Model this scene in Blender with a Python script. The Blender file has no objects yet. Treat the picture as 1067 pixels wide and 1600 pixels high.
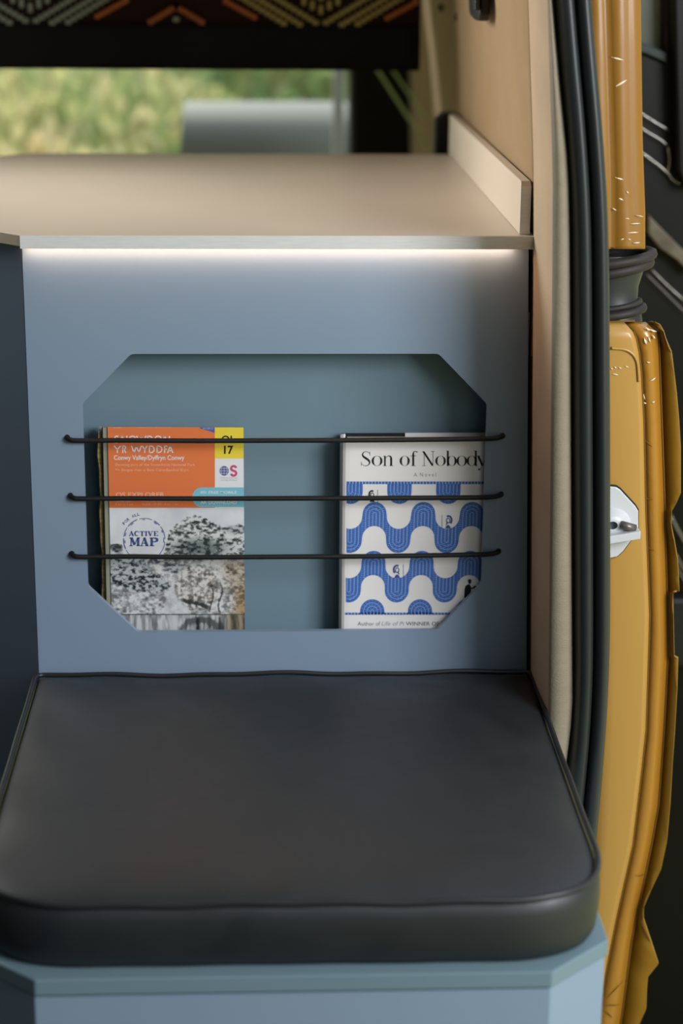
import bpy, bmesh, math, random
import numpy as np
from mathutils import Vector, Matrix

# ------------------------------------------------------------------ camera
F, CX, CY = 3000.0, 533.5, 800.0
CAM = np.array([0.0, -1.87, 1.20])
_ya, _pi, _ro = math.radians(2.5), math.radians(16.7), math.radians(0.48)
_f = np.array([math.sin(_ya)*math.cos(_pi), math.cos(_ya)*math.cos(_pi), -math.sin(_pi)])
_r0 = np.array([math.cos(_ya), -math.sin(_ya), 0.0]); _u0 = np.cross(_r0, _f)
_r = _r0*math.cos(_ro)+_u0*math.sin(_ro); _u = -_r0*math.sin(_ro)+_u0*math.cos(_ro)
def at(px, py, ax, val):
    """world point where the sight line of pixel (px,py) meets the plane axis ax = val"""
    d = _f + _r*(px-CX)/F - _u*(py-CY)/F
    t = (val-CAM[ax])/d[ax]
    return Vector((CAM + d*t).tolist())
S = bpy.context.scene
col = S.collection
cam_d = bpy.data.cameras.new('camera'); cam = bpy.data.objects.new('camera', cam_d); col.objects.link(cam)
cam_d.sensor_fit = 'VERTICAL'; cam_d.sensor_height = 36; cam_d.sensor_width = 24; cam_d.lens = 67.5
cam.matrix_world = Matrix(((_r[0], _u[0], -_f[0], CAM[0]), (_r[1], _u[1], -_f[1], CAM[1]), (_r[2], _u[2], -_f[2], CAM[2]), (0, 0, 0, 1)))
cam_d.dof.use_dof = True; cam_d.dof.focus_distance = 1.885; cam_d.dof.aperture_fstop = 3.3
cam_d.clip_end = 200
S.camera = cam

# ------------------------------------------------------------------ light and exposure
S.view_settings.view_transform = 'Standard'; S.view_settings.look = 'None'
S.view_settings.exposure = 0.0; S.view_settings.gamma = 1.0; S.view_settings.use_curve_mapping = False
W = bpy.data.worlds.new('overcast_sky'); S.world = W; W.use_nodes = True
nt = W.node_tree; nt.nodes.clear()
_out = nt.nodes.new('ShaderNodeOutputWorld'); _bg = nt.nodes.new('ShaderNodeBackground')
_tc = nt.nodes.new('ShaderNodeTexCoord'); _sx = nt.nodes.new('ShaderNodeSeparateXYZ'); _cr = nt.nodes.new('ShaderNodeValToRGB')
nt.links.new(_tc.outputs['Generated'], _sx.inputs[0]); nt.links.new(_sx.outputs['Z'], _cr.inputs[0])
_cr.color_ramp.elements[0].position = 0.0; _cr.color_ramp.elements[0].color = (.15, .15, .14, 1)
_cr.color_ramp.elements[1].position = 0.35; _cr.color_ramp.elements[1].color = (.86, .93, 1.0, 1)
nt.links.new(_cr.outputs[0], _bg.inputs[0]); nt.links.new(_bg.outputs[0], _out.inputs[0])
_bg.inputs[1].default_value = 0.85

def area(name, loc, target, sx, sy, power, color):
    l = bpy.data.lights.new(name, 'AREA'); l.shape = 'RECTANGLE'; l.size = sx; l.size_y = sy; l.energy = power; l.color = color
    o = bpy.data.objects.new(name, l); col.objects.link(o); o.location = loc
    o.rotation_euler = (Vector(target)-Vector(loc)).to_track_quat('-Z', 'Y').to_euler()
    return o
# daylight through the open side door, in front and to the right
area('door_daylight', (1.42, -1.62, 1.50), (0.05, -0.15, 0.62), .9, .9, 43.0, (.95, .965, 1.0))
sw = area('side_fill_lamp', (-.73, .50, 1.34), (.28, .04, .96), .50, .50, 3.3, (1.0, .975, .93))  # added lamp out of view, brightens worktop and wall lining
sw.data.spread = math.radians(82)
sun_d = bpy.data.lights.new('sun', 'SUN'); sun_d.energy = 4.6; sun_d.angle = math.radians(6); sun_d.color = (1, .95, .84)
sun = bpy.data.objects.new('sun', sun_d); col.objects.link(sun)
sun.rotation_euler = Vector((.38, -.62, -.72)).to_track_quat('-Z', 'Y').to_euler()

# ------------------------------------------------------------------ helpers
random.seed(4); rng = np.random.default_rng(7)
def lin(c):
    return tuple(((v/255)/12.92 if v/255 <= .04045 else ((v/255+.055)/1.055)**2.4) for v in c)
def mat(name, rgb, rough=.5, spec=.5, metal=0, bump=None, vary=None, coat=0, emit=None, sheen=0, trans=0, stretch=None):
    m = bpy.data.materials.new(name); m.use_nodes = True; n = m.node_tree; b = n.nodes['Principled BSDF']
    c = lin(rgb); b.inputs['Base Color'].default_value = (*c, 1); b.inputs['Roughness'].default_value = rough
    b.inputs['Specular IOR Level'].default_value = spec; b.inputs['Metallic'].default_value = metal
    b.inputs['Coat Weight'].default_value = coat; b.inputs['Sheen Weight'].default_value = sheen
    b.inputs['Coat Roughness'].default_value = .08
    tc = n.nodes.new('ShaderNodeTexCoord'); mp = n.nodes.new('ShaderNodeMapping'); n.links.new(tc.outputs['Object'], mp.inputs[0])
    if stretch: mp.inputs['Scale'].default_value = stretch
    if vary:   # (scale, amount)
        nz = n.nodes.new('ShaderNodeTexNoise'); nz.inputs['Scale'].default_value = vary[0]; nz.inputs['Detail'].default_value = 6
        n.links.new(mp.outputs[0], nz.inputs[0])
        r = n.nodes.new('ShaderNodeValToRGB'); a = vary[1]
        r.color_ramp.elements[0].position = .3; r.color_ramp.elements[1].position = .7
        r.color_ramp.elements[0].color = tuple(v*(1-a) for v in c)+(1,); r.color_ramp.elements[1].color = tuple(min(1, v*(1+a)) for v in c)+(1,)
        n.links.new(nz.outputs[0], r.inputs[0]); n.links.new(r.outputs[0], b.inputs['Base Color'])
    if bump:   # (scale, strength, distance)
        nz = n.nodes.new('ShaderNodeTexNoise'); nz.inputs['Scale'].default_value = bump[0]; nz.inputs['Detail'].default_value = 4
        n.links.new(mp.outputs[0], nz.inputs[0]); bp = n.nodes.new('ShaderNodeBump')
        bp.inputs['Strength'].default_value = bump[1]; bp.inputs['Distance'].default_value = bump[2]
        n.links.new(nz.outputs[0], bp.inputs['Height']); n.links.new(bp.outputs[0], b.inputs['Normal'])
    if emit:
        b.inputs['Emission Color'].default_value = (*lin(emit[0]), 1); b.inputs['Emission Strength'].default_value = emit[1]
    return m
M = dict(
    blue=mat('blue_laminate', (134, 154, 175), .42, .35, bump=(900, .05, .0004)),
    shadeblue=mat('shaded_blue_laminate', (104, 122, 146), .42, .35),  # the blue laminate darkened: shade of the left return put into its colour
    teal=mat('teal_blue_laminate', (118, 143, 156), .45, .35),
    edge=mat('blue_grey_edge', (112, 136, 146), .45, .4),
    work=mat('pale_beech_laminate', (212, 197, 178), .38, .4, vary=(3.0, .05), bump=(220, .04, .0004), stretch=(1, 1, 1)),
    workedge=mat('pale_birch_edge', (224, 225, 222), .45, .35, vary=(60, .05), stretch=(1, 1, 12)),
    leather=mat('dark_leatherette', (25, 30, 33), .42, .7, bump=(520, .12, .0006), vary=(7, .08)),
    piping=mat('black_piping', (36, 39, 41), .38, .5),
    felt=mat('beige_carpet_lining', (156, 130, 97), .95, .1, bump=(700, .5, .0012), vary=(16, .05), sheen=.15),
    felt2=mat('beige_trim_fabric', (148, 138, 118), .9, .15, bump=(420, .6, .001), vary=(30, .05), sheen=.3, stretch=(1, 1, 3)),
    felt3=mat('warm_beige_lining', (196, 170, 138), .95, .1, bump=(700, .5, .001), vary=(14, .08), sheen=.3),
    rubber=mat('black_rubber', (44, 48, 49), .38, .5, bump=(60, .05, .002)),
    rubber_d=mat('dusty_rubber', (44, 40, 36), .6, .4, vary=(40, .3), bump=(90, .2, .002)),
    yellow=mat('mustard_yellow_paint', (186, 142, 70), .34, .45, coat=.3, bump=(14, .04, .004)),
    yellow2=mat('mustard_wrinkled_tape', (174, 122, 42), .24, .5, coat=.35, bump=(55, .22, .004)),
    seam=mat('dark_yellow_seam', (116, 78, 18), .6, .3),
    white_metal=mat('white_coated_metal', (208, 210, 214), .35, .5),
    steel=mat('worn_steel', (120, 116, 110), .4, .5, metal=.6),
    black=mat('black_plastic', (20, 20, 20), .5, .4),
    gloss=mat('gloss_black', (11, 10, 9), .4, .22),
    bright=mat('bright_trim_edge', (170, 168, 160), .25, .5, metal=.9),
    cord=mat('black_elastic', (22, 21, 21), .55, .4, bump=(2500, .5, .0004)),
    led=mat('warm_led', (255, 236, 205), .5, .1, emit=((255, 206, 168), 21)),
    cover=mat('white_paper_cover', (240, 237, 234), .5, .35),
    pages=mat('cream_page_edges', (216, 206, 186), .8, .2, vary=(300, .08), stretch=(.05, 8, .05)),
    ink=mat('black_ink', (26, 27, 30), .6, .3),
    greyink=mat('grey_ink', (140, 140, 142), .6, .3),
    blueink=mat('blue_print', (62, 108, 186), .5, .35),
    paleblue=mat('pale_blue_print', (160, 186, 228), .5, .35),
    orange=mat('orange_print', (238, 128, 76), .42, .35),
    yel=mat('yellow_print', (246, 220, 72), .45, .35),
    whitep=mat('white_print', (238, 238, 240), .45, .35),
    orangepale=mat('pale_peach_print', (246, 190, 160), .5, .3),
    purple=mat('violet_print', (96, 98, 160), .5, .3),
    pink=mat('pink_print', (214, 84, 124), .5, .3),
    cyan=mat('light_blue_print', (132, 200, 216), .45, .35),
    navy=mat('slate_blue_print', (70, 86, 146), .5, .3),
    olive=mat('worn_olive_paper', (170, 148, 98), .8, .2, vary=(120, .35), stretch=(1, 1, 3)),
    band=mat('black_woven_band', (30, 30, 31), .9, .1, bump=(600, .4, .001)),
    kilim=mat('dark_brown_weave', (46, 30, 26), .95, .1, bump=(500, .6, .001)),
    k_grey=mat('sage_yarn', (138, 148, 132), .95, .1), k_or=mat('rust_yarn', (176, 106, 62), .95, .1), k_yel=mat('straw_yarn', (160, 150, 92), .95, .1),
    panelgrey=mat('grey_satin_metal', (150, 156, 150), .5, .5, metal=.3),
    palegreen=mat('pale_green_matt', (200, 222, 140), .8, .2), 
    ground=mat('grass_ground', (168, 170, 120), .95, .1, vary=(2.5, .3)),
    dark=mat('dark_interior', (28, 28, 28), .9, .1),
    cream=mat('grey_headlining', (92, 92, 92), .9, .1),
    rock=mat('dirty_grey_sill', (108, 102, 88), .8, .2, vary=(40, .3)),
)
def tag(o, label=None, cat=None, group=None, kind=None):
    if label: o['label'] = label
    if cat: o['category'] = cat
    if group: o['group'] = group
    if kind: o['kind'] = kind
    return o
def empty(name, loc=(0, 0, 0), **k):
    o = bpy.data.objects.new(name, None); col.objects.link(o); o.location = loc; o.empty_display_size = .05
    return tag(o, **k)
def link(name, me, m, parent=None, smooth=False, bevel=0, bseg=2, **k):
    o = bpy.data.objects.new(name, me); col.objects.link(o)
    if m is not None: me.materials.append(M[m] if isinstance(m, str) else m)
    if parent is not None:
        o.parent = parent
        off = Vector(parent.location); p = parent
        while p.parent is not None: p = p.parent; off += Vector(p.location)
        me.transform(Matrix.Translation(-off))
    if smooth:
        for p in me.polygons: p.use_smooth = True
    if bevel:
        b = o.modifiers.new('bevel', 'BEVEL'); b.width = bevel; b.segments = bseg; b.limit_method = 'ANGLE'; b.angle_limit = math.radians(35)
    return tag(o, **k)
def md(verts, faces, name='m'):
    me = bpy.data.meshes.new(name); me.from_pydata([tuple(v) for v in verts], [], faces); me.update(); return me
def fixn(me):
    bm = bmesh.new(); bm.from_mesh(me); bmesh.ops.recalc_face_normals(bm, faces=bm.faces); bm.to_mesh(me); bm.free(); return me
def box(x0, x1, y0, y1, z0, z1):
    v = [(x, y, z) for x in (x0, x1) for y in (y0, y1) for z in (z0, z1)]
    return fixn(md(v, [(0, 1, 3, 2), (4, 6, 7, 5), (0, 4, 5, 1), (2, 3, 7, 6), (0, 2, 6, 4), (1, 5, 7, 3)]))
def join(meshes):
    vs, fs, n = [], [], 0
    for me in meshes:
        vs += [tuple(v.co) for v in me.vertices]; fs += [tuple(i+n for i in p.vertices) for p in me.polygons]; n = len(vs)
    return md(vs, fs)
def prism(loops, axis, a, b):
    """loops: outer + holes, 2D points; axis 1 -> (x,z) extruded along y, axis 2 -> (x,y) along z, axis 0 -> (y,z) along x"""
    bm = bmesh.new(); ed = []
    def P(p, h):
        return (p[0], h, p[1]) if axis == 1 else ((p[0], p[1], h) if axis == 2 else (h, p[0], p[1]))
    for L in loops:
        vs = [bm.verts.new(P(p, a)) for p in L]
        ed += [bm.edges.new((vs[i], vs[(i+1) % len(vs)])) for i in range(len(vs))]
    if len(loops) == 1: bm.faces.new(vs)
    else: bmesh.ops.triangle_fill(bm, edges=ed, use_beauty=True, use_dissolve=False)
    if b != a:
        r = bmesh.ops.extrude_face_region(bm, geom=bm.faces[:])
        d = [0, 0, 0]; d[axis] = b-a
        bmesh.ops.translate(bm, vec=d, verts=[g for g in r['geom'] if isinstance(g, bmesh.types.BMVert)])
    bmesh.ops.recalc_face_normals(bm, faces=bm.faces)
    me = bpy.data.meshes.new('p'); bm.to_mesh(me); bm.free(); return me
def rpoly(pts, r, seg=5):
    out = []; n = len(pts)
    for i in range(n):
        p = Vector(pts[i]); a = Vector(pts[i-1]); b = Vector(pts[(i+1) % n]); rr = r[i] if isinstance(r, (list, tuple)) else r
        if rr <= 0: out.append(tuple(p)); continue
        u = (a-p).normalized(); v = (b-p).normalized(); ang = u.angle(v); t = min(rr/math.tan(ang/2), (a-p).length*.48, (b-p).length*.48)
        p0, p2 = p+u*t, p+v*t
        for k in range(seg+1):
            s = k/seg; out.append(tuple(p0*(1-s)**2+p*2*s*(1-s)+p2*s*s))
    return out
def tube(pts, r, seg=10, closed=False, cap=True):
    pts = [Vector(p) for p in pts]; n = len(pts); vs, fs = [], []
    up = None
    for i, p in enumerate(pts):
        if closed: t = pts[(i+1) % n]-pts[i-1]
        else: t = pts[min(i+1, n-1)]-pts[max(i-1, 0)]
        t.normalize()
        if up is None:
            up = Vector((0, 0, 1)) if abs(t.z) < .9 else Vector((1, 0, 0))
        up = (up - t*up.dot(t)).normalized(); s = t.cross(up)
        rr = r[i] if isinstance(r, (list, tuple)) else r
        for k in range(seg):
            a = 2*math.pi*k/seg; vs.append(p+up*math.cos(a)*rr+s*math.sin(a)*rr)
    m = n if closed else n-1
    for i in range(m):
        j = (i+1) % n
        for k in range(seg): fs.append((i*seg+k, i*seg+(k+1) % seg, j*seg+(k+1) % seg, j*seg+k))
    if not closed and cap: fs += [tuple(range(seg))[::-1], tuple(range((n-1)*seg, n*seg))]
    return fixn(md(vs, fs))
def grid(rows, close=False):
    vs = [v for r in rows for v in r]; w = len(rows[0]); fs = []
    for i in range(len(rows)-1):
        for j in range(w-1 if not close else w):
            fs.append((i*w+j, i*w+(j+1) % w, (i+1)*w+(j+1) % w, (i+1)*w+j))
    return md(vs, fs)
def smoothpts(p, n):
    """Catmull-Rom through points, n samples per span"""
    p = [Vector(q) for q in p]; out = []
    for i in range(len(p)-1):
        a = p[max(i-1, 0)]; b = p[i]; c = p[i+1]; d = p[min(i+2, len(p)-1)]
        for k in range(n):
            t = k/n; out.append(.5*((2*b)+(c-a)*t+(2*a-5*b+4*c-d)*t*t+(3*b-a-3*c+d)*t**3))
    out.append(p[-1]); return out
def interp(x, xs, ys): return float(np.interp(x, xs, ys))

# flat print helpers: everything lies on plane y = Y and is laid out in cover measurements
def pr(px, py, Y): v = at(px, py, 1, Y); return (v.x, v.z)
def ribbon(points, widths):
    p = [Vector(q) for q in points]; n = len(p); L, R = [], []
    if not isinstance(widths, (list, tuple)): widths = [widths]*n
    if len(widths) != n: widths = [float(np.interp(i/(n-1), np.linspace(0, 1, len(widths)), widths)) for i in range(n)]
    for i in range(n):
        t = p[min(i+1, n-1)]-p[max(i-1, 0)]; t = t.normalized() if t.length else Vector((1, 0)); s = Vector((-t.y, t.x))
        L.append(p[i]+s*widths[i]/2); R.append(p[i]-s*widths[i]/2)
    vs = L+R; return [(v.x, v.y) for v in vs], [(i, i+1, n+i+1, n+i) for i in range(n-1)]
class Print:
    """collects flat shapes given in picture-of-the-cover measurements and puts them on plane Y with a hair of thickness"""
    def __init__(s, Y, base): s.Y = Y; s.base = base; s.v = []; s.f = []
    def add(s, vs, fs):
        n = len(s.v); s.v += [pr(x, y, s.base) for x, y in vs]; s.f += [tuple(i+n for i in f) for f in fs]
    def poly(s, pts): s.add(pts, [tuple(range(len(pts)))])
    def rect(s, x0, y0, x1, y1): s.poly([(x0, y0), (x1, y0), (x1, y1), (x0, y1)])
    def stroke(s, pts, w): s.add(*ribbon(pts, w))
    def text(s, txt, x0, y0, x1, y1, bold=0.0, rot=None):
        me = text_mesh(txt, bold)
        xs = [v.co.x for v in me.vertices]; ys = [v.co.y for v in me.vertices]
        a, b, c, d = min(xs), max(xs), min(ys), max(ys)
        vs = [(x0+(v.co.x-a)/(b-a)*(x1-x0), y1-(v.co.y-c)/(d-c)*(y1-y0)) for v in me.vertices]
        if rot:
            cx, cy, an = rot; ca, sa = math.cos(an), math.sin(an)
            vs = [(cx+(x-cx)*ca-(y-cy)*sa, cy+(x-cx)*sa+(y-cy)*ca) for x, y in vs]
        s.add(vs, [tuple(p.vertices) for p in me.polygons]); bpy.data.meshes.remove(me)
    def build(s, name, m, parent, **k):
        me = md([(x, s.Y, z) for x, z in s.v], s.f)
        # face every face to the front (-y)
        bm = bmesh.new(); bm.from_mesh(me)
        for f in bm.faces:
            f.normal_update()
            if f.normal.y > 0: f.normal_flip()
        bm.to_mesh(me); bm.free()
        return link(name, me, m, parent, **k)
def text_mesh(txt, bold=0.0):
    c = bpy.data.curves.new('t', 'FONT'); c.body = txt; c.size = 1; c.offset = bold; c.resolution_u = 3; c.fill_mode = 'FRONT'
    o = bpy.data.objects.new('t', c); col.objects.link(o)
    bpy.context.view_layer.update()
    me = bpy.data.meshes.new_from_object(o.evaluated_get(bpy.context.evaluated_depsgraph_get()))
    bpy.data.objects.remove(o); bpy.data.curves.remove(c)
    return me
def arc(cx, cy, rx, ry, a0, a1, n=16):
    return [(cx+rx*math.cos(math.radians(a0+(a1-a0)*i/n)), cy-ry*math.sin(math.radians(a0+(a1-a0)*i/n))) for i in range(n+1)]

# ------------------------------------------------------------------ setting
tag(link('floor', box(-1.2, .30, -2.6, 1.7, -.03, 0), 'dark'), kind='structure')
tag(link('wall_front', box(-.98, .30, -2.64, -2.60, 0, 1.66), 'cream'), kind='structure')
tag(link('ceiling', box(-1.2, .30, -2.6, 1.75, 1.66, 1.70), 'cream'), kind='structure')
tag(link('wall_left', box(-.98, -.94, -2.6, .35, 0, 1.66), 'cream'), kind='structure')
ZS = [0.0, .25, .467, .708, .905, .995, 1.144, 1.4, 1.66]
WX = [.288, .287, .2819, .2744, .2683, .2651, .2547, .236, .205]
def wx(z): return interp(z, ZS, WX)
# right wall lining: follows the bowed body side, with a fold at the back
rows = []
for i in range(34):
    z = 1.66*i/33; x = wx(z)
    edge = 0.012 + (.02 if z > 1.0 else 0)
    sec = [(x+.030, .0), (x+.001, .0), (x-.001, .004), (x, .02), (x+.001, .3), (x+.002, .72), (x+.006, .76), (x+.012, .80), (x+.010, 1.2), (x+.006, 1.705), (x+.05, 1.705), (x+.05, .0)]
    rows.append([(a, b, z) for a, b in sec])
o = link('wall_right', fixn(grid(rows, True)), 'felt', smooth=True, kind='structure')
# pillar trim between the lining and the door seal
SY = [1.66, 1.149, 1.071, 1.0005, .934, .70, .5128, .4673, .35, .2, 0]
YS = -.125     # plane of the door seal
SLX = [.200]+[at(x, y, 1, YS).x for x, y in ((868, 0), (880, 150), (893, 280), (895, 400), (896, 800), (897, 1100), (898, 1170))]+[.301, .300, .300]
def slx(z): return float(np.interp(z, SY[::-1], SLX[::-1]))
rows = []
for i in range(60):
    z = 1.66*i/59; a = wx(z)-.0015; b = slx(z)+.004
    dent = -.0016*math.exp(-((z-.56)/.05)**2)
    yn = -.128                                   # nose of the trim
    sec = [(a+.02, -.004), (a+.004, -.006), (a, -.010), (a-.0002, -.014)]
    for t in (.15, .35, .55, .75, .88):
        sec.append((a-.0002+.0015*t+(dent if .2 < t < .8 else 0), -.014+(yn+.022)*t))
    b_ = slx(z)-.0035
    sec += [(a+.0022, yn+.008), (a+.0040, yn+.003), (a+(b_-a)*.45, yn), (a+(b_-a)*.72, yn+.0005), (b_, yn+.006), (b_+.0025, yn+.016), (b_+.006, yn+.03), (b_+.010, yn+.03), (b_+.010, -.010), (a+.02, -.0035)]
    rows.append([(x, y, z) for x, y in sec])
flat = [r[:10] for r in rows]; roll = [r[9:] for r in rows]
o = link('trim_1', fixn(grid(flat)), 'felt3', smooth=True, kind='structure')
o = link('trim_4', fixn(grid(roll)), 'felt2', smooth=True, kind='structure')
# unseen dark block added behind the trim against light leaks
tag(link('leak_block', prism([[(wx(z)+.016, z) for z in ZS]+[(wx(z)+.026, z) for z in ZS[::-1]]], 1, -.085, -.012), 'dark'), kind='structure')
# dark rear pillar and opening surround behind the worktop
a = at(546, 240, 1, 1.71); b = at(543, 20, 1, 1.71)
tag(link('trim_3', prism([[(a.x, 0), (a.x, a.z), (b.x-.003, 1.60), (.42, 1.60), (.42, 0)]], 1, 1.71, 1.80), 'black', bevel=.01), kind='structure')
tag(link('wall_back', box(-1.2, .30, 1.82, 1.87, 1.12, 1.66), 'dark'), kind='structure')

# ------------------------------------------------------------------ outdoors
def H(x, y): return -.35 + .33*max(0, y-3.2) + .06*math.sin(x*1.3+y) 
rows = [[(x, y, H(x, y)) for x in np.linspace(-9, 9, 30)] for y in np.linspace(2.2, 16, 40)]
link('grassy_bank', grid(rows), 'ground', smooth=True, kind='structure')
link('ground', grid([[(x, y, -.36) for x in (-14, 14)] for y in (-10, 3.0)]), 'ground', kind='structure')
def leaf_mat(name, cols):
    m = mat(name, cols[0], .6, .3); n = m.node_tree; b = n.nodes['Principled BSDF']
    gi = n.nodes.new('ShaderNodeTexCoord'); nz = n.nodes.new('ShaderNodeTexNoise'); nz.inputs['Scale'].default_value = 1.9; nz.inputs['Detail'].default_value = 3
    r = n.nodes.new('ShaderNodeValToRGB'); r.color_ramp.interpolation = 'LINEAR'
    e = r.color_ramp.elements; e[0].position = .32; e[0].color = (*lin(cols[0]), 1); e[1].position = .68; e[1].color = (*lin(cols[-1]), 1)
    for i, c in enumerate(cols[1:-1]):
        q = e.new(.32+.36*(i+1)/(len(cols)-1)); q.color = (*lin(c), 1)
    n.links.new(gi.outputs['Object'], nz.inputs[0]); n.links.new(nz.outputs[0], r.inputs[0]); n.links.new(r.outputs[0], b.inputs['Base Color'])
    tr = n.nodes.new('ShaderNodeBsdfTranslucent'); mx = n.nodes.new('ShaderNodeMixShader'); mx.inputs[0].default_value = .4
    n.links.new(r.outputs[0], tr.inputs[0]); n.links.new(b.outputs[0], mx.inputs[1]); n.links.new(tr.outputs[0], mx.inputs[2])
    n.links.new(mx.outputs[0], n.nodes['Material Output'].inputs[0]); return m
def leaves(count, x0, x1, y0, y1, h, size):
    c = np.stack([rng.uniform(x0, x1, count), rng.uniform(y0, y1, count)], 1)
    vs = np.zeros((count*4, 3)); 
    for i in range(count):
        x, y = c[i]; clump = .5+.5*math.sin(x*2.7+1.3*y)*math.cos(y*1.9-.8*x)
        z = H(x, y)+rng.uniform(.0, 1)*h*(.25+clump)
        a = rng.uniform(0, 6.28); t = rng.uniform(-.9, .9); s = size*rng.uniform(.6, 1.4)
        u = np.array([math.cos(a), math.sin(a), 0])*s; w = np.array([-math.sin(a)*math.sin(t), math.cos(a)*math.sin(t), math.cos(t)])*s*1.9
        p = np.array([x, y, z]); vs[i*4:i*4+4] = [p-w*.5, p+u*.5, p+w*.5, p-u*.5]
    return md(vs.tolist(), [(i*4, i*4+1, i*4+2, i*4+3) for i in range(count)])
link('hedge_foliage', leaves(26000, -2.6, 2.2, 3.6, 8.0, .5, .05), leaf_mat('mixed_leaves', [(112, 142, 92), (168, 188, 130), (214, 212, 160), (238, 222, 182)]),
     label='blurred pale green and straw foliage on the bank beyond the worktop', cat='foliage', kind='stuff')

# ------------------------------------------------------------------ glossy black vehicle door beyond the yellow one
bd = empty('vehicle_door', (.62, .55, 0), label='dark glossy vehicle door with thin bright mouldings, at the right edge beyond the yellow door', cat='vehicle door')
Yb = .55
def bp(px, py, Y=Yb): v = at(px, py, 1, Y); return (v.x, v.z)
link('door_skin', prism([[bp(925, 60), bp(1008, 80), bp(1036, 92), bp(1036, -120), bp(1150, -120), bp(1150, 1700), bp(925, 1700)]], 1, Yb, Yb+.05), 'gloss', bd, bevel=.006)
link('window_pillar', prism([rpoly([bp(1040, -120), bp(1110, -120), bp(1110, 290), bp(1062, 290), bp(1050, 262)], [0, 0, 0, .01, .01])], 1, Yb-.035, Yb-.004), 'gloss', bd, bevel=.004)
link('window_glass', prism([[bp(925, -120), bp(1037, -120), bp(1037, 82), bp(1008, 68), bp(925, 40)]], 1, Yb+.02, Yb+.026),
     mat('misty_window_glass', (96, 102, 84), .25, .5, vary=(9, .5)), bd)
link('window_ledge', prism([[bp(925, 40), bp(1008, 68), bp(1040, 82), bp(1040, 98), bp(1008, 84), bp(925, 60)]], 1, Yb-.01, Yb+.03), mat('slate_rubber', (40, 50, 50), .5, .4), bd, bevel=.002)
def bline(pts, r, name='moulding', m='bright', dy=-.012):
    pts = [at(x, y, 1, Yb+dy) for x, y in pts]
    return link(name, tube(smoothpts(pts, 4), r, 8), m, bd, smooth=True)
bline([(960, 150), (1008, 181), (1045, 204)], .0011); bline([(985, 188), (1008, 204), (1030, 217), (1042, 226)], .0010)
bline([(960, 212), (1009, 243), (1042, 269), (1050, 280), (1062, 287)], .0012, m='bright')
bline([(1043, 230), (1046, 250), (1043, 268)], .0010)
bline([(1018, 421), (1045, 448), (1070, 470)], .0012); bline([(1010, 428), (1040, 458), (1070, 488)], .0011, m='steel')
bline([(1048, 806), (1058, 826), (1072, 850)], .0022); bline([(1055, 866), (1063, 880), (1072, 893)], .0016)
bline([(1057, 886), (1064, 898), (1074, 912)], .0013)
link('sill', prism([[bp(1006, 330), bp(1020, 345), bp(1060, 385), bp(1075, 395), bp(1075, 425), bp(1050, 400), bp(1025, 383), bp(1006, 360)]], 1, Yb-.03, Yb-.005), 'rock', bd, bevel=.003)
# black tail strip low down
link('lower_cladding', prism([[bp(1040, 925), bp(1120, 925), bp(1120, 1030), bp(1040, 1030)]], 1, Yb-.03, Yb-.005), 'black', bd, bevel=.004)

# ------------------------------------------------------------------ yellow door
yd = empty('van_door', (.36, -.12, .1), label='mustard yellow van door edge seen end-on beside the black rubber seal', cat='van door')
ys = [503, 508, 518, 530, 551, 583, 617, 659, 700, 740, 772, 786, 800, 822, 846, 875, 900, 925, 927, 960, 1000, 1026, 1029, 1080, 1140, 1200, 1260, 1320, 1358, 1390, 1420, 1437, 1475, 1507, 1527, 1550, 1578, 1600, 1660]
C1 = ([503, 521, 545, 583, 659, 800, 960, 1000, 1150, 1319, 1445, 1600, 1660], [975, 991, 997, 1001, 1005, 1008, 1014, 1013, 1008, 988, 960, 930, 918])
C2 = ([503, 519, 631, 772, 960, 1020, 1150, 1271, 1383, 1459, 1569, 1660], [1010, 1029, 1033, 1038, 1043, 1044, 1037, 1028, 1005, 988, 974, 960])
RE = ([503, 510, 530, 551, 617, 687, 772, 786, 800, 815, 840, 864, 925, 926, 1026, 1029, 1100, 1200, 1271, 1330, 1358, 1390, 1420, 1437, 1470, 1507, 1527, 1550, 1578, 1600, 1660],
      [1022, 1034, 1040, 1049, 1057, 1063, 1063, 1057, 1049, 1047, 1052, 1058, 1061, 1051, 1053, 1059, 1057, 1050, 1046, 1040, 1033, 1018, 1005, 1005, 1016, 1028, 1012, 1010, 1009, 999, 985])
Yd = -.06
front, side, lip = [], [], []
for y in ys:
    c1, c2, re = interp(y, *C1), interp(y, *C2), interp(y, *RE)
    top = max(0, (515-y)/12) * .01
    A = at(915, y, 1, Yd+.004+top); B = at(c1-8, y, 1, Yd+top); Cc = at(c1, y, 1, Yd+.001+top)
    D = at(c1+2.5, y, 1, Yd+.006+top); E2 = at((c1+c2)/2, y, 1, Yd+.004+top); Fp = at(c2-1.5, y, 1, Yd+.009+top)
    G = at(c2+1.5, y, 1, Yd+.012+top); Hh = at((c2+re)/2, y, 1, Yd+.008+top); I = at(re, y, 1, Yd-.001+top); J = Vector((I.x+.0015, I.y+.005, I.z))
    front.append([A, A.lerp(B, .5)+Vector((0, -.0015, 0)), B, Cc]); side.append([D, E2, Fp]); lip.append([G, Hh, I, J])
def door_strip(name, rows, m, **k):
    o = link(name, fixn(grid(rows)), m, yd, smooth=True, **k); s = o.modifiers.new('s', 'SOLIDIFY'); s.thickness = .0025; s.offset = -1; return o
def face_front(o):
    bm = bmesh.new(); bm.from_mesh(o.data)
    if sum(f.normal.y*f.calc_area() for f in bm.faces) > 0:
        for f in bm.faces: f.normal_flip()
    bm.to_mesh(o.data); bm.free()
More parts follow.
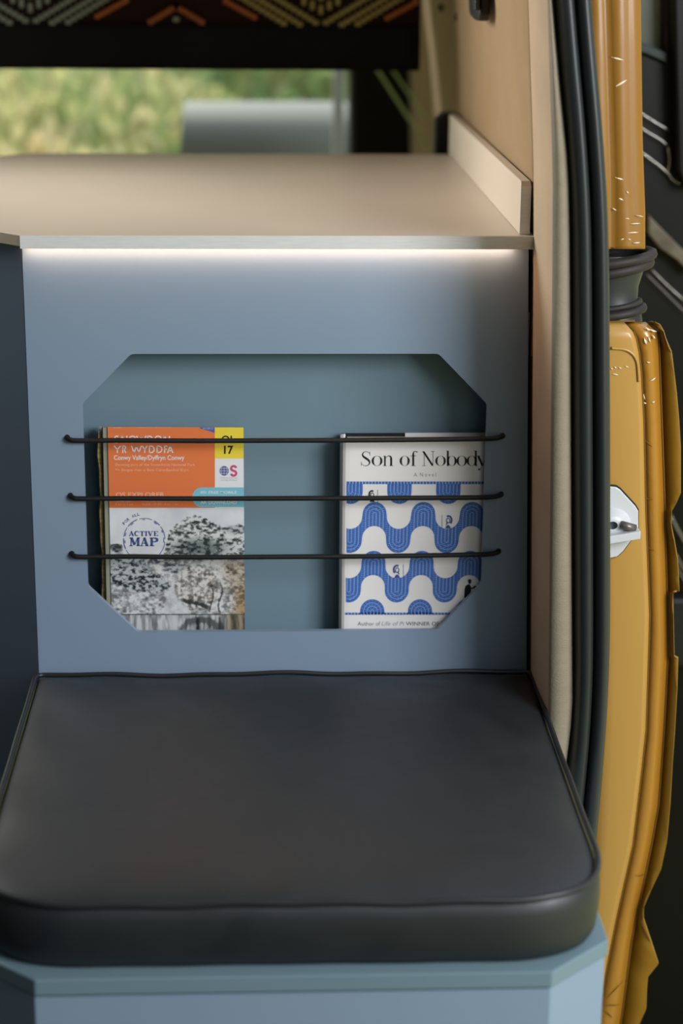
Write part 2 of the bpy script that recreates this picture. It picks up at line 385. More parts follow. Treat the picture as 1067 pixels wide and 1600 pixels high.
o1 = door_strip('inner_skin', front, 'yellow'); o2 = door_strip('edge_strip', side, 'yellow2', label='wrinkled amber yellow strip'); o3 = door_strip('outer_flange', lip, mat('ochre_flange', (150, 108, 26), .4, .4), label='darker mustard outer flange')
for q in (o1, o2, o3): face_front(q)
# the seams between the strips and the rounded top closing the door body
link('seam', join([tube([at(interp(y, *C1)+1, y, 1, Yd+.0035) for y in ys[2:]], .0011, 6), tube([at(interp(y, *C2), y, 1, Yd+.0115) for y in ys[2:]], .0011, 6)]), 'seam', yd, smooth=True)
cap = [[at(x, y, 1, Yd+dy) for x in (915, 950, 975, 992)] for y, dy in ((503, .012), (500, .022), (497, .045))]
o = link('top_cap', fixn(grid(cap)), 'yellow', yd, smooth=True)
# raised inner pressing with arched top
arch = [(915, 545)]+[(x, y) for x, y in [(955, 544), (975, 546), (988, 553), (995, 565), (997, 580), (998, 596)]]
pts = [at(x, y, 1, Yd-.0005) for x, y in arch[1:]]
link('pressing_edge', tube(smoothpts(pts, 6), .0015, 8), 'yellow', yd, smooth=True)
# upper window frame of the door
ysu = [-60, 0, 60, 130, 220, 285, 330, 350, 370, 384, 389]
fr, sd = [], []
for y in ysu:
    l = 915; c1 = interp(y, [-60, 0, 290, 389], [945, 947, 956, 956]); c2 = interp(y, [-60, 0, 290, 389], [979, 980, 984, 992]); re = interp(y, [-60, 0, 220, 330, 389], [1000, 1001, 1004, 1008, 1008])
    A = at(l, y, 1, Yd+.006); B = at(c1-4, y, 1, Yd+.004); D = at(c1, y, 1, Yd+.010); E2 = at(c1+8, y, 1, Yd+.004); Fp = at(c2-5, y, 1, Yd+.005); G = at(c2, y, 1, Yd+.0075); Hh = at(c2+6, y, 1, Yd+.008); I = at(re-2, y, 1, Yd+.010); I2 = at(re, y, 1, Yd+.014); J = Vector((I.x-.002, I.y+.04, I.z))
    fr.append([A, B, D, E2, Fp, G, Hh, I, I2, J])
o = link('window_frame', fixn(grid(fr)), mat('amber_frame_paint', (148, 104, 38), .36, .35, coat=.15, bump=(30, .06, .004)), yd, smooth=True); face_front(o)
s_ = o.modifiers.new('s', 'SOLIDIFY'); s_.thickness = .004; s_.offset = -1
# tape wrinkles: small raised creases, their glints painted as pale colour
def wrinkle(x0, y0, x1, y1, w, Y, bow=0):
    pts = [at(x0+(x1-x0)*t, y0+(y1-y0)*t+bow*math.sin(math.pi*t), 1, Y) for t in np.linspace(0, 1, 7)]
    return tube(pts, [w*max(.15, math.sin(math.pi*min(max(t, .06), .94))) for t in np.linspace(0, 1, 7)], 6)
wm = mat('crease_glint', (240, 228, 200), .12, .9, coat=1)
cr = []
for (x0, y0, x1, y1, w) in [(954, 89, 974, 94, 1.3), (960, 136, 979, 125, 1.8), (960, 277, 974, 281, 1.2), (965, 309, 974, 313, 1.2), (978, 299, 982, 302, 1.3), (956, 325, 963, 329, 1), (984, 350, 1000, 349, 1.0), (979, 364, 997, 363, 1.0), (968, 375, 975, 373, .8), (988, 380, 1000, 379, 1.0), (993, 336, 1006, 339, .6), (976, 341, 984, 342, .6), (980, 373, 986, 375, .8)]:
    cr.append(wrinkle(x0, y0, x1, y1, w*.0007, Yd+.0046))
for (x0, y0, x1, y1, w) in [(1008, 511, 1016, 516, 1.6), (1014, 514, 1026, 518, 1.6), (1006, 528, 1010, 538, 2.2), (1013, 526, 1016, 535, 1.4), (1019, 523, 1024, 529, 1.6), (1010, 565, 1016, 566, 1), (1015, 595, 1024, 590, 1.4), (1004, 612, 1008, 625, 1.0), (1005, 628, 1010, 630, 1.2), (1018, 628, 1023, 627, 1.4)]:
    cr.append(wrinkle(x0, y0, x1, y1, w*.00065, Yd+.0038, 1))
for x0, x1, y in [(954, 957, 575), (959, 963, 573), (966, 971, 574), (976, 982, 572), (956, 966, 584)]:
    cr.append(wrinkle(x0, y, x1, y+2, .0006, Yd-.0003))
for c_ in cr: link('tape_crease', c_, wm, yd, smooth=True, label='pale crease with painted glint')
cr2 = [wrinkle(1004+i*1.5, 690+i*83+rng.uniform(-9, 9), 1022, 700+i*80, .0004, Yd+.0045, 2) for i in range(3)]
cr2 += [wrinkle(992, 1368, 1012, 1362, .0005, Yd+.004, 3), wrinkle(948, 1560, 975, 1530, .0005, Yd+.003, 1), wrinkle(945, 1571, 970, 1570, .0006, Yd+.003), wrinkle(945, 1578, 958, 1592, .0005, Yd+.003)]
for c_ in cr2: link('fine_crease', c_, 'seam', yd, smooth=True)
# rubber boot between frame and body
bt = []
cx0 = at(950, 440, 1, Yd+.045); 
def ring(py, r, w, tilt=0, dy=.045, squash=.75):
    c = at(950, py, 1, Yd+dy); pts = []
    for k in range(28):
        a = 2*math.pi*k/28; pts.append((c.x+r*math.cos(a), c.y+squash*r*math.sin(a), c.z+tilt*math.cos(a)))
    return tube(pts, w, 8, closed=True)
boot = link('rubber_boot', join([ring(404, .043, .0052, .006), ring(419, .040, .0055, .007), ring(487, .034, .0045, .005), ring(476, .031, .003, .004)]), 'rubber_d', yd, smooth=True, label='dusty black rubber hinge boot')
prof = [(395, .036), (410, .038), (425, .034), (445, .030), (465, .029), (480, .032), (500, .034)]
rows = []
for py, r in prof:
    c = at(950, py, 1, Yd+.045); rows.append([(c.x+r*math.cos(a), c.y+.75*r*math.sin(a), c.z) for a in np.linspace(0, 2*math.pi, 24, endpoint=False)])
link('boot_sleeve', fixn(grid(rows, True)), 'rubber', boot, smooth=True)
# white striker plate with its hook
zc = at(953, 815, 1, Yd); Ys = Yd-.001
pl = [at(x, y, 1, Ys) for x, y in [(930, 762), (953, 759), (962, 760), (968, 764), (992, 790), (996, 797), (996, 823), (994, 830), (972, 860), (963, 868), (953, 870), (930, 868)]]
pl2 = [(p.x, p.z) for p in pl]
sp = link('striker_plate', prism([pl2], 1, Ys-.004, Ys), 'white_metal', yd, bevel=.0008, label='white striker plate')
e = [(p.x+.0009*(1 if p.x > .33 else 0), p.z+(.0012 if p.z > zc.z else -.0009)) for p in pl]
link('plate_gasket', prism([e], 1, Ys-.0015, Ys+.0008), 'black', sp)
c = at(966, 815, 1, Ys)
boss = []
for yy, r in ((-.004, .0155), (-.006, .0148), (-.010, .011), (-.013, .0105), (-.013, .004)):
    boss.append([(c.x-.008+1.25*r*math.cos(a), Ys+yy, c.z+r*math.sin(a)) for a in np.linspace(0, 2*math.pi, 28, endpoint=False)])
link('boss', fixn(grid(boss, True)), 'white_metal', sp, smooth=True)
h0 = at(935, 834, 1, Ys); h1 = at(994, 829, 1, Ys)
link('hook', prism([rpoly([(h0.x, h0.z+.003), (h1.x, h1.z+.006), (h1.x, h1.z-.002), (h0.x, h0.z-.005)], .001)], 1, Ys-.022, Ys-.002), 'white_metal', sp, bevel=.001)
link('bolt', tube([at(971, 820, 1, Ys-.016), at(992, 826, 1, Ys-.014)], .0042, 10), 'steel', sp, smooth=True)

# ------------------------------------------------------------------ rubber door seal
seal = empty('door_seal', (.30, -.125, .0), label='double ribbed black rubber seal running down the door opening beside the beige trim', cat='door seal')
SRX = [.232]+[at(x, y, 1, YS).x for x, y in ((925, 0), (936, 150), (948, 280), (952, 400), (953, 800), (952, 1100), (946, 1190))]+[at(937, 1290, 1, YS).x, .328, .322]
def srx(z): return float(np.interp(z, SY[::-1], SRX[::-1]))
ra, rb, rc = [], [], []
prev = None
zs = np.linspace(1.66, .0, 84)
k5 = np.ones(7)/7
lx = np.array([slx(z) for z in zs]); rx_ = np.array([srx(z) for z in zs])
lx = np.convolve(np.pad(lx, 3, mode='edge'), k5, 'valid'); rx_ = np.convolve(np.pad(rx_, 3, mode='edge'), k5, 'valid')
for z, L, R in zip(zs, lx, rx_):
    w = R-L
    def prof_(pts): return [(L+w*u, YS+v, z) for u, v in pts]
    ra.append(prof_([(.0, .03), (.0, .008), (.03, -.001), (.10, -.0075), (.20, -.011), (.32, -.0125), (.42, -.010), (.49, -.0035), (.52, .006), (.5, .03)]))
    rb.append(prof_([(.50, .03), (.50, .008), (.525, -.004), (.58, -.010), (.68, -.0145), (.80, -.0145), (.90, -.010), (.97, -.001), (1.0, .012), (.98, .035)]))
for nm, rr in (('inner_lip', ra), ('outer_bulb', rb)):
    o = link(nm, fixn(grid(rr, True)), 'rubber', seal, smooth=True)

# ------------------------------------------------------------------ bench
bench = empty('bench_seat_box', (.03, -.25, 0), label='blue laminate bench box with clipped corners under the black cushion', cat='bench')
BX0, BX1, BF, CH = -.2165, .2848, -.515, .0545
BL = -.236
top = [(BL, 0), (BL, -.468), (-.1805, -.515), (.2310, -.5135), (BX1, -.464), (BX1, 0)]
link('top_board', prism([top], 2, .3935, .408), 'edge', bench, bevel=.0012, label='teal grey top board')
low = [(BL+.002, -.001), (BL+.002, -.466), (-.1812, -.5125), (.2305, -.511), (BX1-.002, -.4625), (BX1-.002, -.001)]
link('front_panel', prism([low], 2, .02, .3915), 'blue', bench, bevel=.0008)
link('plinth', prism([[(x*.96, y*.96-.004) for x, y in low]], 2, 0, .02), 'dark', bench)

# cushion
cu = empty('seat_cushion', (.03, -.25, .408), label='black leatherette seat cushion with piped edges on the blue bench', cat='cushion')
out = rpoly([(-.2345, -.0065), (.2815, -.0065), (.2812, -.503), (-.2345, -.503)], [.012, .010, .088, .092], 12)
def dense(L, step):
    r = []
    for i in range(len(L)):
        a = Vector(L[i]); b = Vector(L[(i+1) % len(L)]); n = max(1, int((b-a).length/step))
        for k in range(n): r.append(a.lerp(b, k/n))
    return r
out = dense(out, .012); cxy = Vector((.024, -.25))
def inset(L, d):
    n = len(L); r = []
    for i in range(n):
        t = (L[(i+2) % n]-L[i-2]).normalized(); r.append(L[i]+Vector((-t.y, t.x))*(-d))
    return r
area_s = sum(out[i].x*out[(i+1) % len(out)].y-out[(i+1) % len(out)].x*out[i].y for i in range(len(out)))
sg = 1 if area_s < 0 else -1
def ins(d): return inset(out, sg*d)
def wob(p, amp): return amp*(math.sin(p.x*31+1.1)*math.cos(p.y*23)+.6*math.sin(p.x*71+p.y*44))
rings = []
ZT = .4655
for d, z in ((.03, .4085), (.010, .4087), (.0035, .4105), (.0005, .416), (-.0006, .428), (-.0012, .440), (-.0006, .451), (.0012, .4592), (.004, ZT-.003)):
    rings.append([Vector((p.x, p.y, z+wob(p, .0006))) for p in ins(d)])
base = ins(.004)
sd_ = link('side_wall', fixn(grid(rings, True)), 'leather', cu, smooth=True)
rings = [[Vector((p.x, p.y, ZT-.003)) for p in base]]
for s, h in ((.012, .0010), (.03, .0030), (.06, .0052), (.10, .0073), (.16, .0098), (.25, .0123), (.38, .0143), (.55, .0156), (.75, .0162), (.9, .0163), (.999, .0163)):
    rings.append([Vector((p.x*(1-s)+cxy.x*s, p.y*(1-s)+cxy.y*s, ZT-.002+h+wob(p.lerp(cxy, s), .0007))) for p in base])
link('top_cover', fixn(grid(rings, True)), 'leather', cu, smooth=True)
pp = ins(.0012)
link('piping', tube([(p.x, p.y, ZT+.0002+wob(p, .0010)) for p in pp], .0026, 8, closed=True), 'piping', cu, smooth=True)
lm = M['leather'].node_tree; bs = lm.nodes['Principled BSDF']
nz = lm.nodes.new('ShaderNodeTexNoise'); nz.inputs['Scale'].default_value = 9; nz.inputs['Detail'].default_value = 8; nz.inputs['Distortion'].default_value = 1.5
tcn = lm.nodes.new('ShaderNodeTexCoord'); lm.links.new(tcn.outputs['Object'], nz.inputs[0])
mr = lm.nodes.new('ShaderNodeMapRange'); mr.inputs[1].default_value = .35; mr.inputs[2].default_value = .7; mr.inputs[3].default_value = .46; mr.inputs[4].default_value = .58
lm.links.new(nz.outputs[0], mr.inputs[0]); lm.links.new(mr.outputs[0], bs.inputs['Roughness'])

# ------------------------------------------------------------------ cabinet with magazine pocket
cab = empty('storage_cabinet', (.025, .25, 0), label='grey blue laminate cabinet with an octagonal magazine cutout, under the beech worktop', cat='cabinet')
hole = rpoly([(-.1279, .8025), (.1770, .8025), (.2270, .7510), (.2268, .5600), (.1815, .5096), (-.1278, .5096), (-.1776, .5600), (-.1774, .7520)], .009, 6)
outer = [(-.2308, .385), (wx(.385)-.005, .385), (wx(.467)-.005, .467), (wx(.708)-.005, .708), (wx(.905)-.005, .905), (wx(.905)-.005, .9103), (-.2308, .9103)]
HOLES = [(-.1935, .7174), (.2436, .7180), (-.1922, .6570), (.2443, .6566), (-.1929, .5954), (.2436, .5956)]
circ = [[(x+.0030*math.cos(t), z+.0030*math.sin(t)) for t in np.linspace(0, 2*math.pi, 14, endpoint=False)] for x, z in HOLES]
link('front_panel', prism([outer, hole]+circ, 1, 0.0, .0065), 'blue', cab)
# clipped left corner panel and the carcass behind
link('corner_panel', prism([[(-.2312, 0.0005), (-.2312-.055, .0555), (-.2312-.055, .72), (-.270, .72), (-.270, .062), (-.2240, .0160), (-.2240, .0075)]], 2, .0, .9085), 'shadeblue', cab, bevel=.0006)
link('pocket_back', box(-.2235, .268, .0460, .0520, .40, .9080), 'teal', cab)
link('pocket_floor', box(-.2235, .268, .0068, .0458, .480, .4880), 'teal', cab)
link('pocket_roof', box(-.2235, .268, .0068, .0458, .835, .843), 'teal', cab)
link('pocket_side', box(-.2235, -.2175, .0068, .0458, .4885, .8345), 'teal', cab)
link('pocket_side', box(.262, .268, .0068, .0458, .4885, .8345), 'teal', cab)
link('carcass', box(-.26, .262, .054, .70, .0, .9080), 'dark', cab)
link('filler_strip', box(.2697, .272, .0005, .004, .80, .908), 'felt', cab)

# worktop
wk = empty('worktop', (.0, .35, .911), label='pale beech worktop with clipped corners and a raised edge against the wall', cat='worktop')
wtop = [(-.2315, -.0120), (.2672, -.0120), (.2630, .7150), (-.3010, .7120), (-.375, .640), (-.375, .130)]
link('board', prism([wtop], 2, .9105, .9218), 'work', wk, bevel=.0007)
link('edge_band', join([prism([[(-.2311, -.0132), (.2672, -.0132), (.2672, -.0121), (-.2311, -.0121)]], 2, .9088, .9214), ]), 'workedge', wk)
link('upstand', prism([[(-.0035, .9220), (-.0035, .9690), (.001, .9735), (.728, .9735), (.728, .9220)]], 0, .2532, .2632), 'work', wk, bevel=.0009)
link('upstand_edge', prism([[(-.0046, .9220), (-.0046, .9692), (-.0037, .9690), (-.0037, .9220)]], 0, .2532, .2632), 'workedge', wk)

ls = empty('led_strip', (0, -.004, .909), label='thin warm glowing light strip hidden under the front edge of the beech worktop', cat='light strip')
link('diffuser', box(-.2290, .2480, -.0100, -.0040, .9092, .9099), 'led', ls)
link('channel', box(-.2300, .2500, -.0108, -.0012, .9099, .9104), 'white_metal', ls)

# ------------------------------------------------------------------ elastic cords
for i, (nm, a, b, sag) in enumerate([('topmost', 0, 1, .0008), ('middle', 2, 3, .0004), ('lowest', 4, 5, .0012)]):
    (xa, za), (xb, zb) = HOLES[a], HOLES[b]; yc = -.0048
    sagz = [.0, -.0010, -.0022, -.0024]
    pts = [(xa-.0002, .020, za), (xa-.0002, .004, za), (xa+.0004, -.0020, za-.0002), (xa+.004, yc, za-.0012), (xa+.012, yc-.0006, za-.0018), (xa+.06, yc, za-.0019)]
    for t in (.3, .5, .7): pts.append((xa+(xb-xa)*t, yc, (za-.0019)*(1-t)+(zb-.0019)*t-sag))
    pts += [(xb-.03, yc, zb-.0020), (xb-.010, yc-.0006, zb-.0012), (xb-.004, yc, zb-.0003), (xb-.0004, -.0020, zb), (xb+.0002, .004, zb), (xb+.0002, .020, zb)]
    c = link('elastic_cord', tube(smoothpts(pts, 5), .0025, 10), 'cord', smooth=True,
             label=f'{nm} of three black elastic cords stretched across the magazine cutout', cat='cord', group='elastic cords across the magazine cutout')

# ------------------------------------------------------------------ folded map
YM = .0130
mp_ = empty('folded_map', (-.085, .02, .488), label='folded walking map with orange and snowy mountain cover, at the left of the pocket', cat='map')
def mpx(px, py): return pr(px, py, YM)
# cover outline in cover measurements
ML = lambda y: interp(y, [666, 1010], [168.0, 175.5])
MR = lambda y: interp(y, [666, 1010], [380.3, 382.6])
bot = 1020
cv = [mpx(ML(667), 667.5), mpx(MR(667), 668), mpx(MR(bot), bot), mpx(ML(bot), bot)]
cv = [(x, max(z, .4890)) for x, z in cv]
link('cover', prism([rpoly(cv, .001, 3)], 1, YM, YM+.0006), 'whitep', mp_)
folds = []
for k in range(6):
    y0 = YM+.0012+k*.0024; dx = .0018*math.sin(k*1.7)-.0012
    folds.append(prism([[(cv[0][0]-.0036+dx, cv[0][1]-.0008-.0004*k), (cv[1][0]-.0012, cv[1][1]-.0010-.0004*k), (cv[2][0]-.0012, cv[2][1]), (cv[3][0]-.0036+dx, cv[3][1])]], 1, y0, y0+.0019))
link('folded_sheet', join(folds), mat('grey_paper_edges', (158, 158, 142), .8, .2, vary=(200, .2), stretch=(1, 1, .05)), mp_)
# photo print : vertex-coloured fine grid
def fbm(shape, seed, base, octs, ax=1.0, ay=1.0):
    r = np.random.default_rng(seed); out_ = np.zeros(shape); amp = 1; tot = 0
    for o_ in range(octs):
        gx = max(2, int(base*ax*2**o_)); gy = max(2, int(base*ay*2**o_)); g = r.random((gy+1, gx+1))
        Y, X = np.meshgrid(np.linspace(0, gy-1e-6, shape[0]), np.linspace(0, gx-1e-6, shape[1]), indexing='ij')
        xi, yi = X.astype(int), Y.astype(int); fx, fy = X-xi, Y-yi; fx = fx*fx*(3-2*fx); fy = fy*fy*(3-2*fy)
        v = g[yi, xi]*(1-fx)*(1-fy)+g[yi, xi+1]*fx*(1-fy)+g[yi+1, xi]*(1-fx)*fy+g[yi+1, xi+1]*fx*fy
        out_ += v*amp; tot += amp; amp *= .62
    return out_/tot
NY_, NX_ = 340, 350
PY = np.linspace(793, 1006, NY_)[:, None]*np.ones((1, NX_)); U = np.linspace(0, 1, NX_)[None, :]*np.ones((NY_, 1))
PX = np.array([[ML(PY[i, 0])+(MR(PY[i, 0])-ML(PY[i, 0]))*u for u in U[0]] for i in range(NY_)])
n1 = fbm((NY_, NX_), 1, 46, 3, .9, 1.3); n2 = fbm((NY_, NX_), 2, 16, 4); n3 = fbm((NY_, NX_), 3, 4, 4); nv = fbm((NY_, NX_), 5, 34, 3, 1, .22); nd = fbm((NY_, NX_), 6, 50, 2, .6, 1.3)
def sst(a, b, x): t = np.clip((x-a)/(b-a), 0, 1); return t*t*(3-2*t)
img = np.zeros((NY_, NX_, 3))
def rgb(*c): return np.array(c, float)
sky = rgb(222, 225, 228)-(n3[..., None]-.5)*60*rgb(1, .85, .7)
img[:] = sky
def blend(mask, colr):
    global img
    img = img*(1-mask[..., None])+colr*mask[..., None]
def tex(lo, hi, n, c=2.6):
    t = np.clip((n-.46)*c*1.25+.5, 0, 1)[..., None]; return rgb(*lo)*(1-t)+rgb(*hi)*t
# pale snow slope behind
slope = np.interp(PX, [169, 200, 230, 262, 384], [852, 862, 868, 866, 846]); blend(sst(-1, 2, PY-slope), tex((160, 164, 168), (228, 230, 232), n2, 2))
# small dark tree at left
blend(sst(1.0, .7, ((PX-182)/13)**2+((PY-856)/7)**2+(n1-.5)*1.4), tex((48, 58, 58), (130, 136, 134), n1))
# hill with fir trees, upper right
ridge = np.interp(PX, [255, 264, 276, 292, 304, 318, 330, 345, 360, 372, 384], [868, 832, 818, 808, 805, 809, 816, 823, 826, 820, 822])+(n1-.5)*7
blend(sst(-1, 1.2, PY-ridge), tex((58, 64, 62), (222, 224, 222), n1*.6+nd*.4, 3.8))
dk = np.exp(-(((PX-312)/42)**2+((PY-856)/15)**2)); blend(np.clip(dk*1.3-.15, 0, .85), tex((34, 44, 44), (116, 124, 122), n1, 3))
dk = np.exp(-(((PX-366)/16)**2+((PY-828)/7)**2)); blend(np.clip(dk*1.1-.2, 0, .7), tex((70, 78, 80), (170, 176, 176), n1, 3))
blend(sst(2, 5, PY-867)*sst(6, 0, PY-877)*sst(250, 268, PX)*sst(352, 335, PX)*.75, tex((50, 58, 60), (140, 146, 146), n1, 3))
# middle ground
mid = np.interp(PX, [169, 200, 235, 262, 384], [868, 872, 880, 876, 872]); blend(sst(-1, 3, PY-mid), tex((120, 122, 122), (226, 226, 224), n2*.5+n1*.5, 3.2))
# dark wooded slope running down to the right
up = np.interp(PX, [169, 200, 225, 250, 275], [866, 877, 886, 900, 914])+(n2-.5)*8; dn = np.interp(PX, [169, 190, 215, 245, 275], [908, 917, 926, 926, 922])+(n2-.5)*8
blend(sst(-2, 3, PY-up)*sst(2, -3, PY-dn)*sst(280, 268, PX), tex((40, 46, 48), (196, 200, 200), n1, 3.6))
up = np.interp(PX, [250, 268, 295, 330], [874, 876, 882, 880]); blend(sst(0, 4, PY-up)*sst(6, 0, PY-up-17)*sst(250, 262, PX)*sst(325, 300, PX), tex((58, 64, 66), (190, 192, 192), n1, 3.4))
# snowy lower left bank
blend(sst(-2, 4, PY-dn)*sst(262, 248, PX), tex((110, 112, 112), (226, 227, 226), n1*.5+n2*.5, 3))
# white fall
fall = np.interp(PY, [900, 925, 960], [272, 264, 256]); fr_ = np.interp(PY, [900, 925, 960], [280, 286, 296]); blend(sst(-4, 2, PX-fall)*sst(3, -3, PX-fr_)*sst(896, 908, PY), tex((186, 188, 190), (224, 225, 226), n2, 2))
# centre boulder
ctr = ((PX-308)/36)**2+((PY-918)/34)**2; blend(sst(1.1, .8, ctr+(n2-.5)*.5)*.95, tex((104, 102, 98), (226, 222, 216), nv*.45+n1*.55, 3.6))
dl = np.abs(PY-(937+(PX-285)*.28))+(n1-.5)*5; blend(sst(4.5, 2, dl)*sst(282, 288, PX)*sst(332, 322, PX)*.9, rgb(52, 54, 54))
dl = np.abs(PX-(330+3*np.sin(PY*.11)))+(n1-.5)*3; blend(sst(2.2, .8, dl)*sst(905, 915, PY)*sst(960, 952, PY)*.8, rgb(60, 58, 54))
dl = np.abs(PX-(344+3*np.sin(PY*.13+1)))+(n1-.5)*3; blend(sst(2.2, .8, dl)*sst(905, 915, PY)*sst(962, 955, PY)*.8, rgb(60, 58, 54))
blend(np.clip(np.exp(-(((PX-336)/11)**2+((PY-916)/6)**2))*1.4-.3, 0, .9), tex((48, 48, 46), (130, 128, 124), n1))
# brown crag on the right
bw = sst(0, 26, PX-np.interp(PY, [868, 900, 940, 985], [330, 342, 352, 348])+(n3-.5)*30); blend(bw*sst(866, 884, PY)*.85, tex((92, 82, 68), (196, 182, 160), n1*.5+nd*.5, 3.2))
bw = sst(0, 22, PX-np.interp(PY, [905, 935, 985], [372, 356, 352])+(n3-.5)*20); blend(bw*sst(898, 930, PY)*.8, tex((108, 84, 52), (184, 148, 104), n1, 3))
# waterline and reflection
blend(sst(959, 961, PY), tex((118, 122, 120), (208, 210, 208), nv*.75+n3*.25, 2.8)); blend(sst(959, 962, PY)*sst(345, 362, PX)*.75, tex((70, 62, 46), (140, 124, 92), nv))
blend(sst(959, 961, PY)*sst(258, 268, PX)*sst(282, 276, PX)*.7, rgb(212, 214, 215))
ring_ = np.abs(np.hypot((PX-312)/30, (PY-990)/22)-1)+(n1-.5)*.2; blend(sst(.3, .1, ring_+(nv-.5)*.5)*sst(962, 966, PY)*.6, rgb(46, 50, 50))
blend(sst(3.6, 1, np.abs(PX-309+3*(n1-.5)))*sst(963, 968, PY)*.9, rgb(36, 40, 40)); blend(sst(2.2, .6, np.abs(PX-343))*sst(962, 966, PY)*.7, rgb(54, 52, 46))
blend(sst(1.3, .3, np.abs(PY-960)+(n1-.5)*.8)*.85, rgb(66, 66, 62))
img = np.clip(img, 0, 255)
vs = []; 
p00, p10 = pr(0, 0, YM), None
for i in range(NY_):
    a = Vector(pr(PX[i, 0], PY[i, 0], YM)); b = Vector(pr(PX[i, -1], PY[i, 0], YM))
    for j in range(NX_):
        q = a.lerp(b, j/(NX_-1)); vs.append((q.x, YM-.0001, q.y))
fs = [(i*NX_+j, (i+1)*NX_+j, (i+1)*NX_+j+1, i*NX_+j+1) for i in range(NY_-1) for j in range(NX_-1)]
me = md(vs, fs); ca = me.color_attributes.new('print', 'FLOAT_COLOR', 'POINT')
v_ = img.reshape(-1, 3)/255; l_ = np.where(v_ <= .04045, v_/12.92, ((v_+.055)/1.055)**2.4)
ca.data.foreach_set('color', np.concatenate([l_, np.ones((len(l_), 1))], 1).ravel())
pm = mat('printed_landscape', (200, 200, 200), .42, .35); at_ = pm.node_tree.nodes.new('ShaderNodeVertexColor'); at_.layer_name = 'print'
pm.node_tree.links.new(at_.outputs[0], pm.node_tree.nodes['Principled BSDF'].inputs['Base Color'])
link('landscape_picture', me, pm, mp_)
def layer(n): return YM-.00012-.00005*n
P_ = Print(layer(1), YM); P_.poly([(ML(667), 667.5), (335.5, 667.8), (335.8, 793.5), (ML(793), 793.5)]); P_.build('orange_field', 'orange', mp_)
P_ = Print(layer(1), YM); P_.poly([(335.5, 667.8), (MR(668), 668), (MR(716), 716.5), (335.7, 716.5)]); P_.build('yellow_square', 'yel', mp_)
P_ = Print(layer(1), YM); P_.poly([(335.7, 716.5), (MR(716), 716.5), (MR(793), 793.5), (335.8, 793.5)]); P_.build('white_square', 'whitep', mp_)
P_ = Print(layer(2), YM); P_.poly([(312.5, 667.6), (335.4, 667.8), (335.4, 676.3), (327, 673.6), (312.5, 669.5)]); P_.build('violet_tab', 'purple', mp_)
P_ = Print(layer(2), YM); P_.poly(arc(315, 777, 14.5, 15.5, 90, 270, 18)+[(MR(792), 792.5), (MR(761), 761.5)]); P_.build('download_badge', 'cyan', mp_)
T = Print(layer(3), YM)
def stroke_word(P, word, glyphs, boxes, y0, y1, th):
    for ch, (x0, x1) in zip(word, boxes):
        for pts, w in glyphs[ch]:
            P.stroke([(x0+(x1-x0)*u, y1-(y1-y0)*v) for u, v in pts], [q*th for q in w] if isinstance(w, (list, tuple)) else w*th)
# humanist capitals for the map title
el = lambda cx, cy, rx, ry, a0, a1, n=14: [(cx+rx*math.cos(math.radians(a0+(a1-a0)*i/n)), cy+ry*math.sin(math.radians(a0+(a1-a0)*i/n))) for i in range(n+1)]
SANS = {
 'Y': [([(0, 1), (.5, .45)], 1), ([(.5, .5), (.5, 0)], 1), ([(1, 1), (.5, .47)], 1)],
 'R': [([(.1, 0), (.1, 1)], 1), ([(.1, .95), (.45, .95)]+el(.45, .73, .42, .22, 90, -90)+[(.1, .51)], 1), ([(.42, .5), (.95, 0)], 1)],
 'W': [([(0, 1), (.28, 0)], 1), ([(.26, 0), (.51, .97)], 1), ([(.49, .97), (.74, 0)], 1), ([(.72, 0), (1, 1)], 1)],
 'D': [([(.08, 0), (.08, 1)], 1), ([(.08, .95), (.35, .95)]+el(.35, .5, .58, .45, 90, -90)+[(.08, .05)], 1)],
 'F': [([(.1, 0), (.1, 1)], 1), ([(.1, .95), (.9, .95)], 1), ([(.1, .52), (.75, .52)], 1)],
 'A': [([(0, 0), (.52, 1)], 1), ([(.48, 1), (1, 0)], 1), ([(.2, .32), (.8, .32)], 1)],
 'S': [(el(.5, .74, .36, .22, 30, 200)+[(.5, .5)]+el(.5, .26, .40, .24, 60, -160), 1)],
 'N': [([(.08, 0), (.08, 1)], 1), ([(.08, 1), (.92, 0)], 1), ([(.92, 0), (.92, 1)], 1)],
 'O': [(el(.5, .5, .46, .46, 0, 360, 22), 1)],
}
yb = [(178.5, 189.5), (191.5, 198.0), (205.5, 222), (222.5, 231), (233, 242.5), (245, 254.5), (257, 263), (262, 271)]
stroke_word(T, 'YRWYDDFA', SANS, [(a-.3, b-1.0) for a, b in yb], 696.3, 707.6, 1.75)
stroke_word(T, 'SNOWDON', SANS, [(178.5, 186), (189, 199), (201.5, 212.5), (213.5, 228), (230, 239), (241.5, 252.5), (255.5, 265.5)], 681.0, 691.8, 1.8)
T.text('Conwy Valley/Dyffryn Conwy', 178, 711.2, 288, 720.8, .012)
T.build('title_lettering', 'whitep', mp_)
T = Print(layer(3), YM)
T.text('Showing part of the Snowdonia National Park', 179.5, 723.6, 305, 729.4, .0)
T.text('Yn dangos rhan o Barc Cenedlaethol Eryri', 179.5, 731.8, 294, 737.6, .0)
T.text('OS EXPLORER', 181, 769.2, 257, 776.5, .012)
T.text('1:25 000 scale', 180, 781.5, 204, 784.6); T.text('4 cm to 1 km', 180, 785.8, 208, 789)
T.text('Customised maps for walking', 221, 781.5, 277, 784.6); T.text('Graddfa 1:25 000 - 4 cm i 1 km', 221, 785.8, 278, 789.2)
T.text('OS', 178, 667.4, 189, 669.0, .02); T.text('Great Britain official leisure map', 209, 667.4, 269, 669.0)
T.build('small_lettering', 'orangepale', mp_)
T = Print(layer(3), YM)
